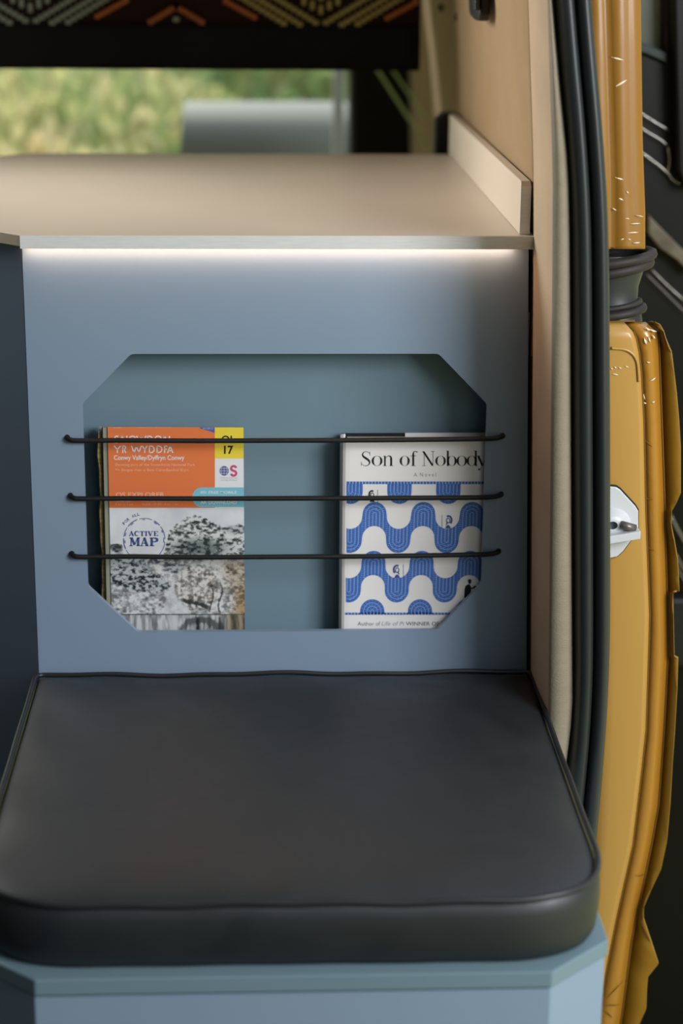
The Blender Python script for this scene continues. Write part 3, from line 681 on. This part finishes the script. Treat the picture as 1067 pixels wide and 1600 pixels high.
T.text('OL', 346, 680.5, 367.5, 692.6, .02); T.text('17', 350, 696.2, 364.5, 709.4, .03); T.build('sheet_number', 'ink', mp_)
T = Print(layer(3), YM); T.text('WITH', 313, 767.2, 322, 771.2, .03); T.text('FREE MOBILE', 326, 767.0, 370, 771.2, .01); T.text('AR', 313, 782.8, 323, 787.2, .03); T.text('DOWNLOAD', 326, 782.2, 370, 787.6, .015); T.build('badge_lettering', 'whitep', mp_)
T = Print(layer(3), YM); T.text('MOBILE', 317, 668.4, 333, 670.8, .01); T.build('tab_lettering', 'paleblue', mp_)
# survey emblem: two discs, O as globe, S cut of stripes
T = Print(layer(3), YM); T.poly(arc(350.2, 735.6, 7.2, 7.6, 0, 360, 24)[:-1]); T.build('emblem_globe', 'purple', mp_)
T = Print(layer(4), YM)
for k in (-4, 0, 4):
    T.stroke([(350.2+k*.9, 729.8), (350.2+k*1.25, 735.6), (350.2+k*.9, 741.6)], .5); hw = 6.2 if k else 7
    T.stroke([(350.2-hw, 735.6+k), (350.2+hw, 735.6+k)], .5)
T.build('emblem_lines', 'whitep', mp_)
T = Print(layer(3), YM)
T.stroke(arc(365.0, 731.8, 3.9, 3.6, 10, 230, 14)+[(365, 735.6)]+arc(365.0, 739.4, 4.0, 3.7, 60, -170, 14), 3.6); T.build('emblem_curve', 'pink', mp_)
T = Print(layer(3), YM); T.text('Ordnance Survey', 344, 745.6, 371, 748, .0); T.text('Arolwg Ordnans', 345, 749, 371, 751.2); T.build('emblem_lettering', 'greyink', mp_)
# round stamp
SLAB = {
 'A': [([(.5, 1), (.16, .04)], .55), ([(.48, 1), (.82, .04)], 1.5), ([(.28, .33), (.7, .33)], .5), ([(0, .05), (.36, .05)], .55), ([(.58, .05), (1, .05)], .55)],
 'C': [(el(.54, .5, .40, .45, 50, 310, 20), [.5, 1.3, 1.7, 1.3, .5]), ([(.86, .98), (.86, .66)], .5)],
 'T': [([(.5, 0), (.5, 1)], 1.5), ([(.03, .93), (.97, .93)], .6), ([(.06, .98), (.06, .70)], .5), ([(.94, .98), (.94, .70)], .5), ([(.28, .05), (.72, .05)], .55)],
 'I': [([(.5, 0), (.5, 1)], 1.5), ([(.1, .94), (.9, .94)], .55), ([(.1, .06), (.9, .06)], .55)],
 'V': [([(.20, .97), (.52, 0)], 1.5), ([(.82, .97), (.5, 0)], .55), ([(0, .95), (.40, .95)], .55), ([(.62, .95), (1, .95)], .55)],
 'E': [([(.25, 0), (.25, 1)], 1.5), ([(.02, .94), (.92, .94)], .6), ([(.25, .5), (.68, .5)], .6), ([(.02, .06), (.95, .06)], .6), ([(.92, .98), (.92, .72)], .5), ([(.95, .02), (.95, .3)], .5)],
 'M': [([(.17, 0), (.17, 1)], .6), ([(.84, 0), (.84, 1)], 1.5), ([(.2, 1), (.5, .14)], 1.5), ([(.80, 1), (.5, .14)], .5), ([(0, .05), (.34, .05)], .5), ([(.66, .05), (1, .05)], .5), ([(0, .95), (.25, .95)], .5), ([(.8, .95), (1, .95)], .5)],
 'P': [([(.27, 0), (.27, 1)], 1.5), ([(.04, .94), (.5, .94)]+el(.5, .72, .36, .22, 90, -90)+[(.27, .5)], [.5, .8, 1.6, 1.6, .8, .5]), ([(.04, .05), (.55, .05)], .55)],
}
T = Print(layer(3), YM)
stroke_word(T, 'ACTIVE', SLAB, [(201, 209.5), (209.8, 217.3), (218.1, 226), (226.5, 230.3), (230.6, 239.4), (240, 247.2)], 829.8, 837.4, 1.5)
stroke_word(T, 'MAP', SLAB, [(202, 218.5), (218.8, 232.4), (233.2, 247.5)], 839.8, 853.2, 2.6)
for a0, a1, w in [(-60, -5, 1.0), (2, 38, 1.2), (42, 62, 1.5), (68, 104, 1.1), (110, 142, 1.4), (146, 172, 1.1), (176, 205, 1.5), (209, 228, 1.0)]:
    T.stroke(arc(225.5, 843.2, 32.3, 33.4, a0, a1, 10), w)
for a0, a1 in [(50, 60), (88, 96), (124, 134), (160, 170), (182, 190), (20, 28), (-8, 6)]: T.stroke(arc(225.5, 843.2, 30.4, 31.4, a0, a1, 5), 1.3)
def around(word, r, a0, a1, h, flip=False):
    n = len(word)
    for i, ch in enumerate(word):
        if ch == ' ': continue
        a = math.radians(a0+(a1-a0)*i/(n-1)); x = 225.5+r*math.cos(a); y = 843.2-r*math.sin(a); w = h*.78
        T.text(ch, x-w/2, y-h/2, x+w/2, y+h/2, .02, rot=(x, y, (math.pi/2-a) if not flip else (-math.pi/2-a)))
around('FOR ALL', 40.8, 141, 103, 4.6); around('WEATHERS', 38.8, 232, 300, 4.4, True)
T.build('round_stamp', 'navy', mp_, label='slate blue round stamp')

# older booklet showing behind the map's left edge
bk = empty('worn_booklet', (-.16, .03, .488), label='worn olive brown booklet mostly hidden behind the orange folded map', cat='booklet')
X0 = at(153.5, 700, 1, .0195).x-.0009
rows = []
for i in range(30):
    t = i/29; z = .4885+(.7165-.4885)*t; e_ = .0007*math.sin(t*19)+.0005*math.sin(t*47)
    rows.append([(X0+.0042, .030, z), (X0+.0040, .0200, z), (X0+.0012+e_, .0192, z), (X0+e_, .022, z), (X0+.0006+e_, .0385, z), (X0+.0042, .0395, z)])
o = link('spine', fixn(grid(rows, True)), 'olive', bk, smooth=False)
link('back_cover', box(X0+.0045, X0+.11, .033, .041, .4885, .7100), 'olive', bk)
link('page_top', box(X0+.0012, X0+.0039, .0205, .0380, .7166, .7190), 'pages', bk, label='pale page tops')

# ------------------------------------------------------------------ novel
YN = .0128
nv_ = empty('hardback_book', (.16, .025, .488), label='white hardback novel with blue wave mosaic cover, at the right of the pocket', cat='book')
xl = at(533.5, 760, 1, YN).x; xr = xl+.1530; zt = at(600, 687.5, 1, YN).z; zb = .4895
# dust jacket: front, rounded spine, back
sec = [(xr, YN+.0012), (xr, YN), (xr-.002, YN-.0002), (xl+.008, YN-.0002), (xl+.004, YN+.0001), (xl+.0012, YN+.0016), (xl-.0006, YN+.006), (xl-.0012, YN+.014), (xl-.0006, YN+.022), (xl+.0012, YN+.0268), (xl+.005, YN+.0285), (xr, YN+.0285), (xr, YN+.0272), (xl+.006, YN+.0270), (xl+.0030, YN+.024), (xl+.0020, YN+.014), (xl+.0030, YN+.004), (xl+.006, YN+.0012)]
o = link('dust_jacket', prism([sec], 2, zb, zt), 'cover', nv_, bevel=.0003)
link('page_block', box(xl+.0065, xr-.004, YN+.0030, YN+.0255, zb+.003, zt-.003), 'pages', nv_)
link('back_board', prism([[(xl+.0007, zb+.001), (xr-.001, zb+.001), (xr-.001, zt+.0005), (xl+.0007, zt+.0005)]], 1, YN+.0256, YN+.0268), 'ink', nv_, label='dark inner board')
link('jacket_flap', box(xl+.066, xr-.001, YN+.0240, YN+.0254, zb+.001, zt+.0011), 'cover', nv_)
def nl(n): return YN-.00025-.00006*n
# title in high-contrast letters
def ringg(cx, cy, rx, ry): 
    pts = el(cx, cy, rx, ry, 0, 360, 30); w = [.18+1.9*abs(math.cos(math.radians(12*i)))**2.2*(1.0 if math.cos(math.radians(12*i)) < 0 or True else .5) for i in range(31)]
    return (pts, w)
XH = .69
DISP = {
 'S': [(smoothpts([(.88, .83), (.66, .96), (.36, .95), (.20, .80), (.28, .64), (.55, .50), (.78, .36), (.84, .20), (.66, .04), (.34, .02), (.10, .16)], 4), [.4, .4, .6, 1.2, 1.7, 2.0, 1.8, 1.2, .6, .4, .4]), ([(.86, .98), (.88, .72)], .4), ([(.08, .0), (.08, .28)], .4)],
 'o': [ringg(.5, XH/2, .40, XH/2-.01)],
 'n': [([(.18, 0), (.18, XH)], 1.5), ([(.02, XH-.02), (.18, XH-.02)], .5), (smoothpts([(.2, .46), (.36, .62), (.58, XH), (.76, .60), (.80, .45), (.80, 0)], 5), [.3, .4, .7, 1.6, 1.9, 1.9]), ([(.0, .015), (.36, .015)], .4), ([(.62, .015), (1, .015)], .4)],
 'f': [([(.42, 0), (.42, .78)], 1.8), (smoothpts([(.42, .78), (.48, .95), (.72, 1.0), (.95, .93)], 4), [1.8, .9, .5, 1.2]), ([(.05, XH), (.85, XH)], .4), ([(.15, .015), (.72, .015)], .4)],
 'N': [([(.16, 0), (.16, 1)], .5), ([(.10, .98), (.84, .03)], 1.7), ([(.86, 0), (.86, 1)], .5), ([(0, .015), (.3, .015)], .4), ([(.72, .985), (1, .985)], .4), ([(0, .985), (.2, .985)], .4)],
 'b': [([(.16, 0), (.16, 1.04)], 1.7), ([(.0, 1.02), (.16, 1.02)], .5), ringg(.55, XH/2, .38, XH/2-.01)],
 'd': [([(.84, 0), (.84, 1.04)], 1.7), ([(.68, 1.02), (.84, 1.02)], .5), ringg(.45, XH/2, .38, XH/2-.01), ([(.84, .015), (1, .015)], .5)],
 'y': [([(.12, XH), (.55, .02)], 1.9), ([(.92, XH), (.50, -.06), (.30, -.24)], .5), ([(.30, -.24), (.12, -.22)], 1.5), ([(0, XH-.01), (.32, XH-.01)], .4), ([(.74, XH-.01), (1, XH-.01)], .4)],
}
T = Print(nl(1), YN)
stroke_word(T, 'SonofNobody', DISP, [(563, 580), (580.5, 597.5), (598.5, 614.2), (624.5, 640), (640.5, 652.5), (659.5, 679), (680, 696.5), (697, 713), (713.2, 729.5), (729.5, 746), (745, 761)], 705, 728.0, 1.75)
T.build('title_lettering', 'ink', nv_)
T = Print(nl(1), YN); T.text('A', 646.5, 738.5, 651.5, 744.6); T.text('N o v e l', 656, 738.3, 681, 744.6)
T.build('subtitle_lettering', 'greyink', nv_)
T = Print(nl(1), YN); T.text('Author of', 558.5, 971.3, 594, 977.4, .0); T.text('WINNER OF THE', 634, 971.3, 706, 977.2, .008)
T.build('author_lettering', mat('charcoal_ink', (72, 76, 84), .6, .3), nv_)
T = Print(nl(1), YN)
T.text('Life of Pi', 597, 971.0, 631.5, 977.2); T.v = [(x+(z-T.v[0][1])*.2, z) for x, z in T.v]
T.build('italic_lettering', 'greyink', nv_)
# wave mosaic, laid out in columns k (pitch) on the cover
def wavex(xc, y): return xc + (interp(y, [752, 960], [2.0, -2.2]))*(1 if True else 0)
PIT = 38.0; XB = 585.0   # hump centre at y~800
def hx(k, y): 
    return XB + PIT*k*(1-(y-800)*.00012) + interp(y, [752, 800, 936, 960], [1.0, .3, -3.0, -3.6])
RW = 19.0
def top_edge(k0, k1, yt, yu):
    """boundary: humps (even k) with apex yt, valleys (odd k) with lowest point yu ; from left of k0 to right of k1"""
    pts = []
    for k in range(k0, k1+1):
        if k % 2 == 0:
            for i in range(17):
                a = math.pi-math.pi*i/16; yy = yt+RW-RW*math.sin(a); pts.append((hx(k, yy)+RW*math.cos(a)*.985, yy))
        else:
            for i in range(17):
                a = math.pi-math.pi*i/16; yy = yu-RW+RW*math.sin(a); pts.append((hx(k, yy)+RW*math.cos(a)*.985, yy))
    return pts
B = Print(nl(1), YN); LN = Print(nl(2), YN)
def band(k0, k1, yt, yu, th, xmin):
    up_ = top_edge(k0, k1, yt, yu); dn_ = top_edge(k0, k1, yt+th, yu+th)
    up_ = [(max(x, xmin), y) for x, y in up_]; dn_ = [(max(x, xmin), y) for x, y in dn_]
    n = len(up_); B.add(up_+dn_, [(i, i+1, n+i+1, n+i) for i in range(n-1)])
    seg(k0, k1, yt, yu, th, xmin)
def vline(x_of, y0, y1):
    if y1-y0 < 1: return
    LN.stroke([(x_of(y), y) for y in np.linspace(y0, y1, 4)], .85)
def seg(k0, k1, yt, yu, th, xmin):
    for k in range(k0, k1+1):
        for r in (2.6, 8.2, 13.6):
            if k % 2 == 0:
                cy = yt+RW; cyb = yt+th+RW
                p = [(hx(k, cy)+r*math.cos(a), cy-r*math.sin(a)) for a in np.linspace(math.pi, 0, 13)]
                LN.stroke(p, .85)
                yb_ = cyb-math.sqrt(max(0, RW*RW-r*r))
                for s in (-1, 1): vline(lambda y, s=s: hx(k, y)+s*r, cy, yb_)
            else:
                cy = yu+th-RW; ytp = yu-RW+math.sqrt(max(0, RW*RW-r*r))
                p = [(hx(k, cy)+r*math.cos(a), cy+r*math.sin(a)) for a in np.linspace(math.pi, 0, 13)]
                p = [(x, y) for x, y in p if x > xmin-.5]
                if len(p) > 2: LN.stroke(p, .85)
                for s in (-1, 1):
                    if hx(k, cy)+s*r > xmin: vline(lambda y, s=s: hx(k, y)+s*r, ytp, cy)
        # cross joints
        y0_, y1_ = (yt, yt+th+6) if k % 2 == 0 else (yu-8, yu+th)
        for j, yy in enumerate(np.arange(yt-1.5, yu+th, 3.3)):
            for q in range(7):
                u0 = -16.6+q*5.6; x_ = hx(k, yy)+u0
                if x_ < xmin: continue
                xm = u0+1.8
                if k % 2 == 0:
                    topb = yt+RW-math.sqrt(max(0, RW*RW-xm*xm)); bb = yt+th+RW-math.sqrt(max(0, RW*RW-xm*xm))
                else:
                    topb = yu-RW+math.sqrt(max(0, RW*RW-xm*xm)); bb = yu+th-RW+math.sqrt(max(0, RW*RW-xm*xm))
                yq = yy+(1.6 if q % 2 else 0)
                if topb+1.6 < yq < bb-1.6: LN.stroke([(x_+.6, yq), (x_+3.6, yq)], .55)
band(-1, 5, 784.2, 826.3, 37.6, 541.5)
band(-1, 5, 860.6, 903.4, 37.8, 540.5)
# first row hangs from the top line, last row is half domes on the bottom line
def pill(k, y0, y1, down, xmin=541.5):
    if down:
        pts = [(hx(k, y0)-RW, y0)]+[(hx(k, y1-RW)-RW*math.cos(a), y1-RW+RW*math.sin(a)) for a in np.linspace(0, math.pi, 17)]+[(hx(k, y0)+RW, y0)]
    else:
        pts = [(hx(k, y1)-RW, y1)]+[(hx(k, y0+RW)-RW*math.cos(a), y0+RW-RW*math.sin(a)) for a in np.linspace(0, math.pi, 17)]+[(hx(k, y1)+RW, y1)]
    B.poly([(max(x, xmin), y) for x, y in pts])
    for r in (2.6, 8.2, 13.6):
        cy = (y1-RW) if down else (y0+RW)
        p = [(hx(k, cy)+r*math.cos(a), cy+(1 if down else -1)*r*math.sin(a)) for a in np.linspace(math.pi, 0, 13)]
        p = [q for q in p if q[0] > xmin]
        if len(p) > 2: LN.stroke(p, .85)
        for s in (-1, 1):
            if hx(k, cy)+s*r > xmin: vline(lambda y, s=s: hx(k, y)+s*r, *((y0, cy) if down else (cy, y1)))
        for a in np.linspace(.3, math.pi-.3, 3+int(r/2)):
            x_, y_ = hx(k, cy)+(r+2.6)*math.cos(a), cy+(1 if down else -1)*(r+2.6)*math.sin(a)
            if x_ > xmin+2: LN.stroke([(x_-1.2*math.cos(a), y_-(1 if down else -1)*1.2*math.sin(a)), (x_+1.2*math.cos(a), y_+(1 if down else -1)*1.2*math.sin(a))], .5)
    if down:
        for j, yy in enumerate(np.arange(y0+3, y1-RW, 3.3)):
            for q in range(7):
                x_ = hx(k, yy)-16.6+q*5.6
                if x_ > xmin: LN.stroke([(x_+.6, yy+(1.6 if q % 2 else 0)), (x_+3.6, yy+(1.6 if q % 2 else 0))], .55)
for k in (-1, 1, 3): pill(k, 756, 787.3, True)
for k in (0, 2, 4): pill(k, 936.2, 959, False, 540)
for x in np.arange(541.6, 770, 5.0): B.rect(x, 752.2, x+4.3, 756.4)
for x in np.arange(539.5, 770, 5.0): B.rect(x, 957.0, x+4.3, 960.6)
# stop the print at the cover's own right edge
xe = xr-.0012
B.v = [(min(x, xe), z) for x, z in B.v]; LN.v = [(min(x, xe), z) for x, z in LN.v]
B.build('wave_mosaic', 'blueink', nv_); LN.build('mosaic_joint', 'paleblue', nv_)
# little figures on the cover
def warrior(P, x, y, s, d):
    """crested helmet bust with a spear, d = facing"""
    P.stroke([(x+d*s*(-.2)+s*2.0*math.cos(a)*d*-1, y-s*5.2-s*2.6*math.sin(a)) for a in np.linspace(-.9, 2.1, 10)], s*1.2)
    P.stroke([(x+s*1.1*math.cos(a), y-s*4.9-s*1.5*math.sin(a)) for a in np.linspace(0, 6.28, 14)], s*.6)
    P.stroke([(x+d*s*.3, y-s*4.2), (x+d*s*.9, y-s*2.9), (x+d*s*1.2, y-s*2.2)], s*.7)
    P.poly([(x-s*1.9, y), (x-s*1.2, y-s*1.6), (x, y-s*2.4), (x+s*1.2, y-s*1.4), (x+s*1.8, y)])
    P.stroke([(x+d*s*3.9, y+s*.6), (x+d*s*3.8, y-s*8.6)], s*.28)
T = Print(nl(3), YN); warrior(T, 581.5, 784, 2.2, 1); T.build('figure_print', 'ink', nv_)
T = Print(nl(3), YN); warrior(T, 700.0, 825.6, 2.5, -1); warrior(T, 620.5, 903.0, 2.5, 1); T.build('figure_print', 'navy', nv_)
T = Print(nl(3), YN)
T.poly([(725, 934), (725.5, 921), (727, 915.5), (731, 912.6), (733.4, 912.4), (735.2, 915.5), (736, 921), (735.2, 930), (734, 934)])
T.poly(arc(733.6, 909.2, 2.4, 3.0, 0, 360, 14)[:-1]); T.stroke([(729.8, 907.6), (737.4, 907.0)], .9); T.poly([(731, 907.4), (731.4, 904.9), (735.8, 904.9), (736, 907.2)])
T.stroke([(734, 917.5), (738.5, 919.6), (741.5, 917.2)], 1.7); T.poly([(738.2, 917.3), (742.5, 914.6), (744.2, 916.2), (740, 919.6)]); T.build('reader_print', 'ink', nv_)

# ------------------------------------------------------------------ things behind the worktop
cur = empty('window_curtain', (-.07, .86, 1.02), label='patterned woven curtain with a wide black hem hanging above the worktop', cat='curtain')
Yc = .85
zb_ = at(300, 107, 1, Yc).z; zm = at(300, 37, 1, Yc).z; xR = at(656, 60, 1, Yc).x
xL = -.62
def sheet(z0, z1, th, bow):
    rows = []
    for i in range(8):
        z = z0+(z1-z0)*i/7; rows.append([(x+(0 if x < .2 else -.0), Yc-bow*math.sin(math.pi*i/7)+.0012*math.sin(x*40), z) for x in np.linspace(xL, xR, 40)])
    return grid(rows)
o = link('black_hem', sheet(zb_, zm, .01, .004), 'band', cur, smooth=True, label='wide black hem'); s_ = o.modifiers.new('s', 'SOLIDIFY'); s_.thickness = .012; s_.offset = 0
o = link('patterned_cloth', sheet(zm+.0005, 1.60, .01, .006), 'kilim', cur, smooth=True); s_ = o.modifiers.new('s', 'SOLIDIFY'); s_.thickness = .008; s_.offset = 0
yk = Yc-.016
def stitch(mk, P):
    vs, fs = [], []
    for x, z, w, h in P:
        if x < xL+.01 or x > xR-.004 or z < zm or z > 1.58: continue
        n = len(vs); vs += [(x-w, yk, z-h), (x+w, yk, z-h), (x+w, yk, z+h), (x-w, yk, z+h)]; fs.append((n, n+1, n+2, n+3))
    return link('woven_motif', md(vs, fs), mk, cur)
K = {'k_grey': [], 'k_or': [], 'k_yel': []}
st = .0058; hs = .0034
for rep in range(-2, 2):
    for lv in range(0, 3):
        for ph, big in ((0, True), (1, False)):
            xc = at(50, 30, 1, Yc).x+rep*.394+ph*.197; zc_ = zm+.002+lv*.19
            key = 'k_grey' if (rep % 2 == 0) else 'k_yel'
            if big:
                for off in (0, .013, .030):
                    for k in range(1, 16):
                        for s in (-1, 1):
                            for v in (-1, 1):
                                x = xc+s*k*st*1.25; z = zc_+.055+v*(.085-off*.9-k*hs*1.25)
                                if abs(z-zc_-.055) < .004 and k > 2: continue
                                if (.085-off*.9-k*hs*1.25) > 0: K[key].append((x, z, .0042, .0030))
                for k in range(-4, 5):
                    K[key].append((xc+k*st, zc_+.040+abs(k)*.002, .0032, .010-.0018*abs(k)))
                    if k % 2 == 0: K[key].append((xc+k*st, zc_+.018+abs(k)*.003, .0030, .006))
            else:
                for k in range(0, 7):
                    for s in (-1, 1):
                        K['k_or'].append((xc+s*k*st, zc_+.021-k*hs, .0036, .0030))
                        K['k_or'].append((xc+s*(.068+k*st*1.1), zc_+.028-k*hs, .0036, .0030))
                        K['k_or'].append((xc+s*(.068-k*st), zc_+.034+k*hs, .0036, .0030))
                K[key].append((xc, zc_+.004, .004, .003))
for k_, p_ in K.items(): stitch(k_, p_)

# curved grey body panel beyond
gp = empty('curved_body_panel', (0, 2.3, .6), label='blurred grey curved metal panel catching the light behind the worktop', cat='metal panel')
gl, gr = at(286, 200, 1, 2.2).x, at(541, 200, 1, 2.2).x
zt_, zb2 = at(400, 166, 1, 2.2).z, at(400, 260, 1, 2.2).z
rows = []
for i in range(60):
    a = math.radians(100-100*i/59); z = zt_-.115+.115*math.sin(a); y = 2.32-.12*math.cos(a)
    sk = .010*(1-math.sin(a))
    rows.append([(gl-sk, y, z), (gl+.05-sk, y, z), (gr, y, z), (gr+.006, y, z)])
rows.append([(x, y, .2) for x, y, z in rows[-1]])
o = link('panel_skin', fixn(grid(rows)), 'panelgrey', gp); face_front(o); s_ = o.modifiers.new('s', 'SOLIDIFY'); s_.thickness = .004; s_.offset = -1
link('panel_base', box(gl, gr, 2.24, 2.36, -.36, .2), 'black', gp)
gk = at(478, 158, 1, 2.6)
link('cap', fixn(grid([[(gk.x+.055*math.cos(a)*r, 2.6+.03*r*math.sin(a), gk.z+.016*math.sqrt(max(0, 1-r*r))-.012) for a in np.linspace(0, 2*math.pi, 20, endpoint=False)] for r in (1, .95, .8, .5, .1)], True)), 'black', gp, smooth=True)
pw = at(528, 200, 1, 2.05); pt = at(530, 90, 1, 2.05)
o = link('pale_post', prism([[(pw.x-.007, -.36), (pt.x-.012, pt.z+.05), (pt.x+.010, pt.z+.05), (pw.x+.010, -.36)]], 1, 2.05, 2.07), 'white_metal', bevel=.003,
         label='pale narrow post between the foliage and the dark rear pillar', cat='post')
# two thin pale green stripes
for nm, p0, p1, w in (('left and longer', (578, 92), (676, 242), .0075), ('right and shorter', (607, 100), (690, 222), .0065)):
    a = at(*p0, 1, 1.50); b = at(*p1, 1, 1.34)
    d = (b-a).normalized(); s = Vector((d.z, 0, -d.x))*w/2; t = Vector((0, .002, 0))
    vs = [a+s, a-s, b-s, b+s, a+s+t, a-s+t, b-s+t, b+s+t]
    me = fixn(md(vs, [(0, 1, 2, 3), (7, 6, 5, 4), (0, 4, 5, 1), (1, 5, 6, 2), (2, 6, 7, 3), (3, 7, 4, 0)]))
    link('green_stripe', me, 'palegreen', label=f'{nm} of two pale green stripes slanting before the dark pillar', cat='stripe', group='pale green slanting stripes')
# black bracket on the wall behind the upstand
a = at(677, 240, 1, .78); b = at(719, 176, 1, .78)
link('black_bracket', prism([rpoly([(a.x, .80), (a.x, b.z-.010), (a.x+.012, b.z), (b.x, b.z), (b.x, .80)], [0, .008, .008, .006, 0])], 1, .765, .80), 'black', bevel=.004,
     label='small rounded black bracket at the back end of the raised worktop edge', cat='bracket')
# coat hook hanging on the lining
hk = empty('wall_hook', (.255, .55, 1.12), label='black plastic hook on the beige lining at the top of the picture', cat='hook')
v = [at(749, -60, 0, .2555), at(772, -60, 0, .2555), at(771, 22, 0, .2555), at(769, 33, 0, .2555), at(762, 32, 0, .2555), at(754, 24, 0, .2555)]
link('hook_plate', prism([[(p.y, p.z) for p in v]], 0, .240, .252), 'black', hk, bevel=.003)
v = [at(757, -60, 0, .25), at(764, -60, 0, .25), at(764, 16, 0, .25), at(760, 14, 0, .25)]
link('hook_rib', prism([[(p.y, p.z) for p in v]], 0, .235, .2395), 'rubber', hk, bevel=.001)
for px, py, nm in ((692, 12, 'upper left'), (718, 27, 'lower right')):
    p = at(px, py, 0, .268)
    link('screw', tube([(wx(p.z)+.012, p.y, p.z), (wx(p.z)+.003, p.y, p.z)], .005, 12), mat('brown_screw_cap', (96, 74, 44), .5, .4), smooth=False,
         label=f'{nm} of two small brown screw caps on the beige lining near the top', cat='screw cap', group='screw caps on the lining')
